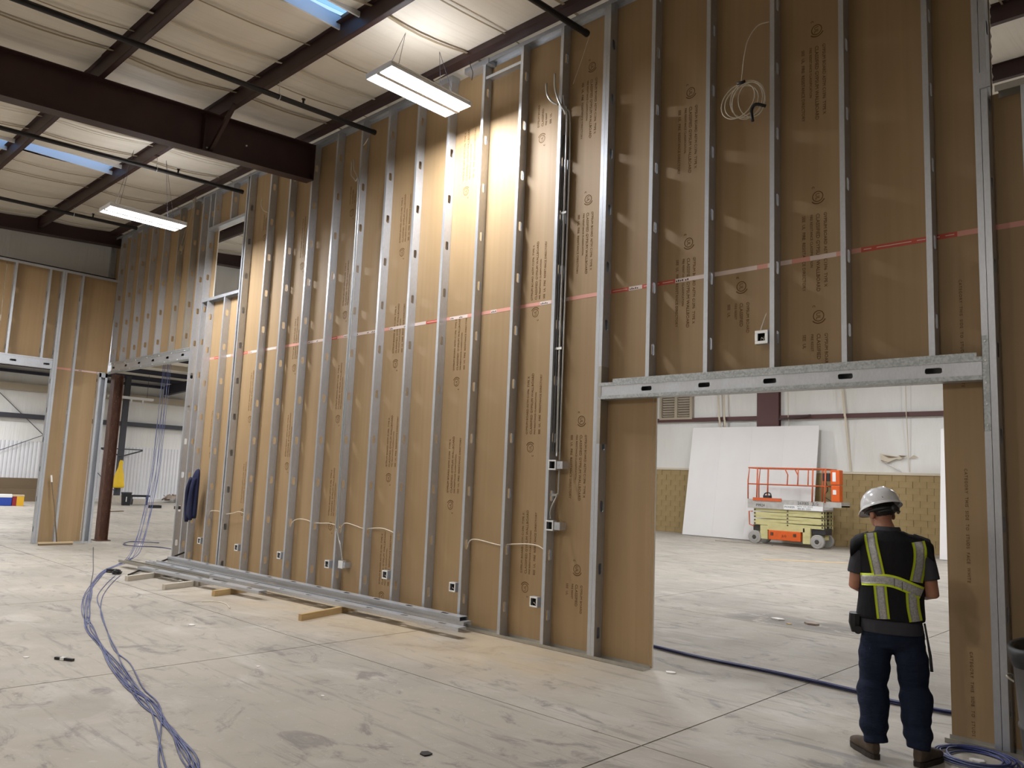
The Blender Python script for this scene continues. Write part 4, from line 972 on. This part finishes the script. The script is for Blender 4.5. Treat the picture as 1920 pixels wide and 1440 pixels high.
for i, (x, y, lb) in enumerate([(-32.4, 7.05, 'black tray on the floor in front of the far bench'), (-31.6, 7.75, 'black tray on the floor by the right edge of the far opening')]):
    t = empty('black_tray', (x, y, 0), label=lb, cat='tray'); t.scale = (.7, .7, .8); MB().box(-.2, .2, -.3, .3, 0, .02).box(-.2, -.18, -.3, .3, .02, .14).box(.18, .2, -.3, .3, .02, .14).box(-.2, .2, -.3, -.28, .02, .14).box(-.2, .2, .28, .3, .02, .14).build('tray_shell', MT['black'], t)
rb = MB(); r_ = random.Random(2)
for k in range(26):
    c = Vector((-37.3 + r_.uniform(-.3, .3), 9.6 + r_.uniform(-.1, 1.6), r_.uniform(.06, .45))); s = r_.uniform(.06, .16)
    rb.obox(c, (s, r_.uniform(-.03, .03), 0), (0, s * 1.3, r_.uniform(-.05, .05)), (0, r_.uniform(-.04, .04), s * .5))
rb.build('rubble_heap', MT['rubble'], None, label='heap of pale and brown rubble by the far wall at right of the bench', cat='rubble', kind='stuff')
plank((-29.6, 4.2), (-29.9, 4.9), .1, .03, 'wood_dark', 'small dark offcut on the side room floor', name='wood_offcut')

cc.scale = (.75, .62, .72); c2.scale = (.7, .62, .72); bn.scale = (.62, .60, .80); tb_.scale = (.6, .62, .8)
# --- trash can at the right edge
tc = empty('trash_can', (-.885, -.42, 0), label='grey metal trash can at the lower right edge, in front of the studs', cat='trash can')
n = 28; prof = [(0, .245), (.02, .25), (.32, .275), (.325, .283), (.345, .283), (.35, .276), (.70, .298), (.705, .308), (.73, .308), (.735, .300), (.765, .302), (.775, .312), (.79, .310), (.785, .296), (.60, .28), (.60, 0.001)]
v_ = []; f_ = []
for z, r in prof:
    for k in range(n): a = 2 * PI * k / n; v_.append((r * math.cos(a), r * math.sin(a), z))
for i in range(len(prof) - 1):
    for k in range(n): a = i * n + k; b = i * n + (k + 1) % n; f_.append((a, b, b + n, a + n))
f_.append(tuple(reversed(range(n))))
MB().add(v_, f_).build('can_body', MT['can'], tc, True)
v_ = []; f_ = []; pr_ = [(.70, .315), (.74, .325), (.775, .328), (.812, .318), (.805, .288), (.66, .27), (.62, .15)]
for i, (z, r) in enumerate(pr_):
    for k in range(n): a = 2 * PI * k / n; q = .008 * math.sin(5 * a + i); v_.append(((r + q) * math.cos(a), (r + q) * math.sin(a), z + .012 * math.sin(3 * a)))
for i in range(len(pr_) - 1):
    for k in range(n): a = i * n + k; b = i * n + (k + 1) % n; f_.append((a, b, b + n, a + n))
MB().add(v_, f_).build('bag_liner', MT['black'], tc, True)
MB().tube(spline([Vector((-.285, -.06, .58)), Vector((-.33, -.03, .60)), Vector((-.33, .05, .60)), Vector((-.285, .09, .58))], 5), .008, 6).build('handle', MT['galv_old'], tc, True)

# ================================================================== SCISSOR LIFT
lf = empty('scissor_lift', (-10.95, 17.72, 0), label='orange and cream scissor lift parked by the leaning white boards', cat='lift')
def X(x): return x + 10.95
W2 = .78
for x, y in ((-11.93, .04), (-9.90, .04), (-11.93, W2 - .04), (-9.90, W2 - .04)):
    wl_ = MB().tube([(X(x), y - .06, .215), (X(x), y - .05, .215), (X(x), y + .05, .215), (X(x), y + .06, .215)], [.185, .21, .21, .185], 24).build('wheel', MT['tyre'], lf)
    s = -1 if y < .5 else 1
    MB().cyl((X(x), y + s * .058, .215), (X(x), y + s * .070, .215), .145, 20, .13).build('rim', MT['tyre'], wl_); MB().cyl((X(x), y + s * .070, .215), (X(x), y + s * .085, .215), .075, 6, .06).build('hub', MT['hub'], wl_)
MB().box(X(-11.55), X(-10.2), .14, W2 - .14, .20, .52).box(X(-12.0), X(-9.75), .25, W2 - .25, .26, .50).build('chassis', MT['cream'], lf, bevel=.01)
MB().box(X(-11.75), X(-11.50), .02, .12, .17, .60).build('fender', MT['cream'], lf, bevel=.01); MB().box(X(-10.36), X(-10.12), .02, .12, .12, .60).build('fender', MT['cream'], lf, bevel=.01)
MB().box(X(-12.02), X(-11.55), .10, .5, .42, .60).build('steering_gear', MT['hub'], lf); MB().box(X(-10.1), X(-9.68), .08, .6, .42, .62).build('motor', MT['charcoal'], lf, bevel=.02)
tr_ = MB().box(X(-11.46), X(-10.42), -.01, .14, .17, .47).build('battery_tray', MT['orange'], lf, bevel=.02)
for x in (-11.34, -10.60): MB().box(X(x - .05), X(x + .05), -.014, -.008, .30, .40).build('latch', MT['rust'], tr_)
o = put('brand_mark', text_mesh('brand_mark', 'JLG', .10, MT['print_k'], 'CENTER'), tr_); o.matrix_local = Matrix.Translation((X(-10.94), -.014, .28)) @ Matrix.Rotation(PI / 2, 4, 'X')
MB().box(X(-11.5), X(-10.3), .02, .10, .47, .62).build('side_plate', MT['cream'], lf)
for k in range(5):                                       # folded scissor arms
    z = .60 + k * .108; tl = .012 * (1 if k % 2 else -1)
    for yy in (.03, .22, W2 - .26, W2 - .07):
        MB().obox((X(-10.84), yy + .02, z + .05), (1.13, 0, tl), (0, .02, 0), (-.001, 0, .048)).build('scissor_arm', MT['cream'], lf, bevel=.006)
    pn = MB()
    for x in (-11.93, -10.84, -9.75): pn.cyl((X(x), -.004, z + .05), (X(x), W2 - .02, z + .05), .022, 8)
    pn.build('pivot_pin', MT['hub'], lf)
dk = MB().box(X(-12.17), X(-9.70), 0, W2, 1.13, 1.17).box(X(-12.17), X(-9.70), -.01, .02, 1.13, 1.42).box(X(-12.17), X(-9.70), W2 - .02, W2, 1.17, 1.42).box(X(-12.17), X(-12.14), 0, W2, 1.17, 1.42)
dk = dk.build('platform', MT['deck'], lf, bevel=.004)
MB().box(X(-9.72), X(-9.18), .06, W2 - .06, 1.29, 1.33).box(X(-9.72), X(-9.18), .04, .07, 1.27, 1.44).box(X(-9.21), X(-9.18), .06, W2 - .06, 1.29, 1.44).build('deck_extension', MT['deck'], lf)
MB().box(X(-11.98), X(-11.02), -.030, -.010, 1.37, 1.47).build('rail_sleeve', MT['orange_rail'], lf)
def lettering(txt, size, x, z, m_='print_k', name='lettering', al='LEFT', y=-.0135):
    o = put(name, text_mesh(name, txt, size, MT[m_], al), lf); o.matrix_local = Matrix.Translation((X(x), y, z)) @ Matrix.Rotation(PI / 2, 4, 'X')
MB().box(X(-10.95), X(-9.72), -.0125, -.010, 1.14, 1.28).build('white_decal', MT['white'], lf)
lettering('P9924', .12, -11.88, 1.19); lettering('2630ES', .12, -10.50, 1.315); lettering('JLG', .13, -10.04, 1.31)
lettering('PIONEER', .085, -10.93, 1.19); lettering('RENTAL  SALES  SERVICE', .045, -10.52, 1.235); lettering('800 851 5555', .075, -10.50, 1.155)
for yy in (.0, W2 - .02):                                  # guard rails
    MB().tube([(X(-12.16), yy, 1.42), (X(-12.16), yy, 2.0), (X(-12.11), yy, 2.42), (X(-9.62), yy, 2.42)], .022, 8).build('guard_rail', MT['orange_rail'], lf, True)
    MB().cyl((X(-12.16), yy, 1.90), (X(-9.62), yy, 1.90), .018, 8).build('mid_rail', MT['orange_rail'], lf, True)
    for x, z0 in ((-11.86, 1.40), (-10.05, 1.40), (-9.66, 1.40)): MB().cyl((X(x), yy, z0), (X(x + .03), yy, 2.42), .024, 8).build('rail_post', MT['orange_rail'], lf, True)
    MB().tube([(X(-10.92), yy, 2.42), (X(-10.82), yy, 2.22), (X(-10.84), yy, 1.90)], .02, 8).build('rail_post', MT['orange_rail'], lf, True); MB().cyl((X(-10.48), yy, 2.42), (X(-10.50), yy, 1.90), .02, 8).build('rail_post', MT['orange_rail'], lf, True)
for x in (-12.14, -9.60):
    for z in (1.90, 2.42): MB().cyl((X(x), 0, z), (X(x), W2, z), .02, 8).build('end_rail', MT['orange_rail'], lf, True)
cp = MB().box(X(-9.50), X(-9.22), .02, .30, 1.95, 2.40).box(X(-9.48), X(-9.22), .02, .28, 1.44, 1.93).build('control_panel', MT['orange'], lf, bevel=.02)
MB().box(X(-9.43), X(-9.33), .012, .02, 2.05, 2.33).build('label_plate', MT['white'], cp); MB().box(X(-9.42), X(-9.32), .012, .02, 1.66, 1.80).build('label_plate', MT['white'], cp)
MB().box(X(-9.75), X(-9.52), .05, .30, 2.06, 2.30).build('control_box', MT['charcoal'], lf, bevel=.01)
MB().tube(spline([Vector((X(-9.7), .15, 2.1)), Vector((X(-9.62), .12, 1.8)), Vector((X(-9.72), .12, 1.6)), Vector((X(-9.5), .12, 1.45))], 5), .012, 6).build('control_cable', MT['black'], lf, True)
MB().tube(spline([Vector((X(-11.7), .2, 1.44)), Vector((X(-11.68), .2, 1.60)), Vector((X(-11.5), .2, 1.62)), Vector((X(-11.46), .2, 1.44))], 4), .02, 6).box(X(-11.7), X(-11.48), .12, .28, 1.42, 1.55).build('tool_case', MT['charcoal'], lf)
MB().tube([(X(-12.0), -.0, 1.02), (X(-12.12), -.0, 1.02), (X(-12.10), 0, .60), (X(-11.95), 0, .56)], .02, 6).build('side_ladder', MT['orange_rail'], lf, True)

# ================================================================== THE WORKER
BO = Matrix(((.951, -.309, 0, -1.815), (.309, .951, 0, -.665), (0, 0, 1, 0), (0, 0, 0, 1)))     # x right, y away from the lens, z up
def skin_union(mb, voxel, smooth=2):
    me = mb.mesh('tmp', MT['skin']); o = put('tmp', me)
    r = o.modifiers.new('r', 'REMESH'); r.mode = 'VOXEL'; r.voxel_size = voxel; r.use_smooth_shade = True
    s = o.modifiers.new('s', 'SMOOTH'); s.iterations = smooth; s.factor = .5
    m2 = baked(o); bpy.data.objects.remove(o); bpy.data.meshes.remove(me); return m2
def wmesh(name, me, m_, parent=None, **k):
    me.materials.clear(); me.materials.append(MT[m_]); me.name = name
    me.polygons.foreach_set('use_smooth', [True] * len(me.polygons)); return put(name, me, parent, **k)
Mh = Matrix.Translation((-.058, .085, 1.575)) @ Matrix.Rotation(.68, 4, 'Z') @ Matrix.Rotation(-.36, 4, 'X')     # head turned left, bent forward
def H(x, y, z): return Mh @ Vector((x, y, z))
def hv(x, y, z): return (Mh.to_3x3()) @ Vector((x, y, z))
def ell(mb, c, rx, ry, rz, n=16, m=9, M_=None):
    M_ = M_ or Matrix.Identity(4); rg = []
    for i in range(m + 1):
        a = -PI / 2 + PI * i / m; a = max(-PI / 2 + .05, min(PI / 2 - .05, a))
        rg.append((M_ @ Vector((c[0], c[1], c[2] + rz * math.sin(a))), M_.to_3x3() @ Vector((rx * math.cos(a), 0, 0)), M_.to_3x3() @ Vector((0, ry * math.cos(a), 0))))
    mb.loft(rg, n)
body = MB()
ell(body, (0, -.01, .02), .074, .092, .095, M_=Mh); ell(body, (0, .028, -.045), .058, .066, .070, M_=Mh)       # skull and jaw
ell(body, (0, .100, -.020), .013, .020, .022, M_=Mh); ell(body, (0, .088, -.062), .024, .012, .010, M_=Mh)    # nose and mouth
ell(body, (0, .082, .020), .055, .014, .012, M_=Mh)                                                           # brow
for s in (-1, 1): ell(body, (s * .080, -.004, -.026), .012, .022, .034, M_=Mh)                                # ears
body.tube([Vector((-.010, .005, 1.36)), Vector((-.02, .02, 1.44)), Vector((-.045, .055, 1.50)), Vector((-.05, .075, 1.55))], [.072, .058, .055, .056], 16)
def rings(L_): return [((cx, cy, z), (rx, 0, 0), (0, ry, 0)) for z, cx, cy, rx, ry in L_]
body.loft(rings([(.84, -.015, 0, .14, .10), (1.0, -.01, 0, .135, .09), (1.2, .0, 0, .16, .10), (1.34, .0, 0, .165, .09), (1.41, 0, 0, .10, .07)]), 20)
ARM = {-1: [(-.170, 0, 1.36), (-.203, -.015, 1.22), (-.222, -.01, 1.08), (-.185, .10, 1.06), (-.13, .20, 1.08), (-.10, .255, 1.10)],
       1: [(.180, 0, 1.36), (.213, -.015, 1.22), (.236, -.01, 1.06), (.20, .10, 1.05), (.13, .20, 1.08), (.09, .255, 1.10)]}
for s, A in ARM.items():
    body.tube([Vector(p) for p in A], [.052, .047, .042, .043, .034, .027], 14)
    h0 = Vector(A[-1]); d = (h0 - Vector(A[-2])).normalized(); up = Vector((0, 0, 1)); sd = d.cross(up).normalized()
    body.obox(h0 + d * .045, d * .048, sd * .014, up * .040)
    for k, (L_, o_) in enumerate([(.070, .032), (.080, .011), (.075, -.010), (.058, -.031)]):        # fingers curled around what he holds
        b0 = h0 + d * .088 + up * o_; b1 = b0 + d * L_ * .45 - sd * s * -.012; b2 = b1 + d * L_ * .25 + sd * (-s) * -.030; b3 = b2 + sd * (-s) * -.022 - d * .01
        body.tube([b0 - d * .02, b0, b1, b2, b3], [.0095, .0095, .009, .008, .007], 8)
    t0 = h0 + d * .03 + up * .036; body.tube([t0, t0 + up * .025 + d * .025, t0 + up * .030 + d * .055 + sd * s * .012], [.012, .011, .009], 8)
LEG = {-1: [(-.085, .0, .86), (-.105, .015, .66), (-.122, .03, .46), (-.120, -.01, .27), (-.112, -.025, .10)], 1: [(.075, .0, .86), (.105, .015, .66), (.122, .03, .46), (.130, -.01, .27), (.135, -.025, .10)]}
for s, A in LEG.items(): body.tube([Vector(p) for p in A], [.075, .066, .050, .048, .036], 14)
person = wmesh('person', skin_union(body, .0065, 2), 'skin', label='worker in white hard hat and black vest with lime stripes, seen from behind', cat='person')
# jeans
jn = MB()
jn.loft(rings([(.70, -.01, .0, .150, .10), (.76, -.012, -.005, .178, .122), (.84, -.014, -.005, .180, .125), (.93, -.014, 0, .150, .100), (.97, -.012, 0, .140, .09)]), 24, 2.2)
for s, A in LEG.items():
    P = []; rr = []
    for k in range(34):
        t = k / 33; z = .84 - t * (.84 - .095)
        q = t * 4; i = min(3, int(q)); fr = q - i; p = Vector(A[i]).lerp(Vector(A[i + 1]), fr); p.z = z
        base_r = .104 - .020 * t if t < .5 else .094 - .012 * (t - .5) * 2
        wr = .0035 * math.sin(t * 41 + 2.3 * s) * (0.2 + max(0, t - .4) * 2.0) + .0025 * math.sin(t * 63 + 3 * s)
        bulge = .010 * math.exp(-((t - .62) / .07) ** 2) - .008 * math.exp(-((t - .50) / .05) ** 2)
        P.append(p + Vector((.004 * math.sin(t * 21 + s), .006 * math.sin(t * 17), 0))); rr.append(base_r + wr + bulge - (.010 if t > .93 else 0))
    jn.tube(P, rr, 20)
wmesh('jeans', skin_union(jn, .008, 3), 'denim', person)
# shirt
sh = MB()
sh.loft(rings([(.795, -.012, -.002, .192, .136), (.84, -.012, -.002, .192, .136), (.95, -.010, 0, .176, .122), (1.1, -.004, 0, .178, .122), (1.25, .002, 0, .192, .124), (1.35, .004, 0, .185, .108), (1.41, .0, .0, .12, .085), (1.445, -.01, .012, .075, .072)]), 28, 2.3)
for s, A in ARM.items():
    a, b, c = [Vector(p) for p in A[:3]]; e = b.lerp(c, .42)
    sh.tube([Vector((s * .12, 0, 1.385)), a + Vector((0, 0, .01)), a.lerp(b, .5), b, e], [.060, .066, .060, .058, .061], 18)
wmesh('shirt', skin_union(sh, .007, 2), 'shirt', person)
cr = MB(); n = 24; v_ = []; f_ = []
for i, (z, r) in enumerate([(1.425, .090), (1.475, .074), (1.478, .068), (1.44, .066)]):
    for k in range(n): a = 2 * PI * k / n; v_.append((-.018 + r * math.cos(a), .018 + r * 1.0 * math.sin(a) + (z - 1.42) * .25, z + .012 * -math.sin(a) * 0 - .02 * max(0, math.sin(a))))
for i in range(3):
    for k in range(n): a = i * n + k; b = i * n + (k + 1) % n; f_.append((a, b, b + n, a + n))
cr.add(v_, f_).build('collar', MT['shirt'], person, True)
# vest
vt = MB()
vt.loft(rings([(.882, -.012, 0, .205, .142), (.90, -.012, 0, .207, .144), (1.0, -.008, 0, .198, .140), (1.12, -.002, 0, .196, .138), (1.24, .004, 0, .208, .140), (1.33, .006, 0, .212, .128), (1.39, .004, 0, .185, .112), (1.43, .0, .004, .12, .09), (1.452, -.008, .010, .085, .078)]), 32, 2.4)
for s in (-1, 1):
    vt.loft([((s * .10, 0, 1.400), (0, .088, 0), (0, 0, .040)), ((s * .17, 0, 1.378), (0, .100, 0), (0, 0, .050)), ((s * .225, -.002, 1.338), (0, .095, 0), (0, 0, .062)), ((s * .250, -.002, 1.315), (0, .082, 0), (0, 0, .060))], 18)
vme = skin_union(vt, .007, 3)
bv = BVHTree.FromPolygons([v.co.copy() for v in vme.vertices], [tuple(p.vertices) for p in vme.polygons])
vest = wmesh('safety_vest', vme, 'vest', person)
def on_vest(x, z, off):
    h = bv.ray_cast(Vector((x, -1, z)), Vector((0, 1, 0)))
    if h[0] is None:
        q = bv.find_nearest(Vector((x, -.08, z))); return q[0] + q[1] * off
    return h[0] + Vector((0, -off, 0))
def strip(name, path, wd, m_, off, n=26, c0=-1, c1=1):
    P = [Vector((x, 0, z)) for x, z in path]; P = spline(P, max(3, n // len(path))); v_ = []; f_ = []; K = 5
    for i, p in enumerate(P):
        t = (P[min(i + 1, len(P) - 1)] - P[max(i - 1, 0)]).normalized(); sd = Vector((t.z, 0, -t.x))
        for k in range(K):
            q = p + sd * (wd / 2) * (c0 + (c1 - c0) * k / (K - 1)); v_.append(on_vest(q.x, q.z, off))
        for k in range(K): v_.append(Vector(v_[-K]) + Vector((0, .003, 0)))
    for i in range(len(P) - 1):
        for k in range(K - 1):
            a = i * 2 * K + k; f_.append((a, a + 1, a + 1 + 2 * K, a + 2 * K))
        for e in (0, K - 1):
            a = i * 2 * K + e; f_.append((a, a + 2 * K, a + 3 * K, a + K))
    MB().add(v_, f_).build(name, MT[m_], vest, True)
for nm, path in (('shoulder_stripe', [(-.125, 1.432), (-.115, 1.36), (-.095, 1.26), (-.078, 1.17)]), ('shoulder_stripe', [(.158, 1.395), (.168, 1.34), (.165, 1.26), (.142, 1.14)]),
                 ('lower_stripe', [(-.070, 1.10), (-.062, 1.0), (-.052, .893)]), ('lower_stripe', [(.118, 1.07), (.122, .98), (.136, .893)]),
                 ('waist_stripe', [(-.185, 1.128), (-.09, 1.138), (0, 1.136), (.08, 1.112), (.175, 1.07)])):
    o_ = .0045 if nm != 'waist_stripe' else .008
    strip(nm, path, .078, 'hivis', o_); strip('reflective_band', path, .050, 'reflect', o_ + .0035)
for x in (.015, .06): MB().obox(on_vest(x, 1.13 - .02 * (x > .05), .0115), (.0015, 0, 0), (0, .001, 0), (0, 0, .026)).build('stitch', MT['vest'], vest)
# hat, suspension, hair
ht = MB(); n = 32; v_ = []; f_ = []; m_ = 10
for i in range(m_ + 1):
    a = (PI / 2) * i / m_; r = math.cos(a) ** .8 if i < m_ else .02; z = math.sin(a)
    for k in range(n):
        b = 2 * PI * k / n; rd = 1 + (.025 * math.cos(6 * b) if 2 < i < 9 else 0) * 0
        x = .118 * r * math.cos(b); y = .142 * r * math.sin(b)
        ridge = .010 * math.exp(-(x / .016) ** 2) * (1 if i > 2 else 0) + .006 * math.exp(-((abs(x) - .05) / .014) ** 2) * (1 if i > 2 else 0)
        v_.append(H(x, y - .008, .035 + .118 * z + ridge))
for i in range(m_):
    for k in range(n): a = i * n + k; b = i * n + (k + 1) % n; f_.append((a, b, b + n, a + n))
f_.append(tuple(range(m_ * n, m_ * n + n)))
k0 = len(v_)
for j, (gr, dz) in enumerate([(1.0, .0), (1.0, -.004), (1, -.004)]):
    for k in range(n):
        b = 2 * PI * k / n; pk = max(0, math.sin(b)) ** 3 * .050 + .010
        g = 0 if j == 0 else pk
        v_.append(H((.118 + (0 if j == 0 else .008)) * math.cos(b), (.142 + g) * math.sin(b) - .008, .035 + dz - (.010 if j else 0) - (.006 if j == 2 else 0)))
for j in range(2):
    for k in range(n): a = k0 + j * n + k; b = k0 + j * n + (k + 1) % n; f_.append((a + n, b + n, b, a))
hat = MB().add(v_, f_).build('hard_hat', MT['hat'], person, True)
sb = MB()
sb.tube([H(.090 * math.cos(a), .108 * math.sin(a) - .012, -.002 + .012 * math.sin(a)) for a in [2 * PI * k / 24 for k in range(24)]], .012, 6, closed=True)
sb.tube([H(.086 * math.cos(a), .112 * math.sin(a) - .014, -.030) for a in [PI + .5 + k * (PI - 1.0) / 12 for k in range(13)]], .010, 6)
sb.build('suspension_band', MT['black'], hat, True)
MB().cyl(H(0, -.122, -.020), H(0, -.140, -.022), .022, 14).build('ratchet_knob', MT['charcoal'], hat, True)
MB().obox(H(-.052, -.127, .058), hv(.014, -.004, 0), hv(.003, .003, 0) * .3, hv(0, .002, .005)).build('name_tag', MT['charcoal'], hat)
hr = MB(); ell(hr, (0, -.018, .012), .080, .094, .082, M_=Mh); hr = skin_union(hr, .008, 1)
hb = [v.co.copy() for v in hr.vertices]; inv = Mh.inverted()
keep = [i for i, c in enumerate(hb) if (inv @ c).z > -.052 and ((inv @ c).y < -.012 or (inv @ c).z > .02)]
ks = set(keep); mp = {i: j for j, i in enumerate(keep)}
MB().add([hb[i] for i in keep], [tuple(mp[i] for i in p.vertices) for p in hr.polygons if all(i in ks for i in p.vertices)]).build('hair', MT['hair'], person, True)
gl = MB(); 
for s in (-1, 1): gl.bar(H(s * .079, .0, .008), H(s * .070, .082, .010), .003, .008)
gl.build('glasses', MT['black'], person)
# boots
for s, hx, hy, ang in ((-1, -.108, -.075, .52), (1, .128, -.085, -.48)):
    Mb = Matrix.Translation((hx, hy, 0)) @ Matrix.Rotation(ang, 4, 'Z')
    B = lambda x, y, z: Mb @ Vector((x, y, z)); bvv = lambda x, y, z: Mb.to_3x3() @ Vector((x, y, z))
    bt_ = MB()
    bt_.loft([(B(0, y, zc), bvv(rx, 0, 0), bvv(0, 0, rz)) for y, zc, rx, rz in [(-.002, .062, .026, .034), (.02, .068, .038, .044), (.06, .070, .041, .048), (.12, .066, .042, .044), (.18, .056, .048, .036), (.235, .050, .047, .030), (.275, .044, .034, .022), (.288, .042, .02, .014)]], 18, 2.4)
    bt_.loft([(B(0, .045, z), bvv(r, 0, 0), bvv(0, r * 1.15, 0)) for z, r in [(.06, .042), (.10, .042), (.135, .040), (.145, .036)]], 18)
    boot = wmesh('boot', skin_union(bt_, .006, 2), 'boot', person)
    so = MB(); n = 20; pr2 = []
    out = [(-.018, -.006), (-.032, .01), (-.042, .06), (-.043, .12), (-.050, .19), (-.045, .245), (-.028, .285), (0, .297), (.028, .285), (.045, .245), (.050, .19), (.043, .12), (.042, .06), (.032, .01), (.018, -.006)]
    m0 = len(out); vv = [B(x, y, .001) for x, y in out] + [B(x, y, .030) for x, y in out]
    so.add(vv, [tuple(reversed(range(m0))), tuple(range(m0, 2 * m0))] + [(k, (k + 1) % m0, m0 + (k + 1) % m0, m0 + k) for k in range(m0)]).build('sole', MT['sole'], boot)
# pouch and strap
MB().loft([((-.218, -.02, .78), (.030, 0, 0), (0, .055, 0)), ((-.225, -.02, .84), (.040, 0, 0), (0, .065, 0)), ((-.222, -.02, .90), (.038, 0, 0), (0, .065, 0))], 12, 4).cyl((-.205, -.085, .80), (-.205, -.10, .80), .026, 12).build('tool_pouch', MT['black'], person)
MB().tube([Vector((.185, -.06, .88)), Vector((.200, -.05, .78)), Vector((.214, -.05, .68)), Vector((.220, -.05, .585))], [.007, .007, .010, .011], 6).build('hanging_strap', MT['black'], person, True)
person.matrix_world = BO
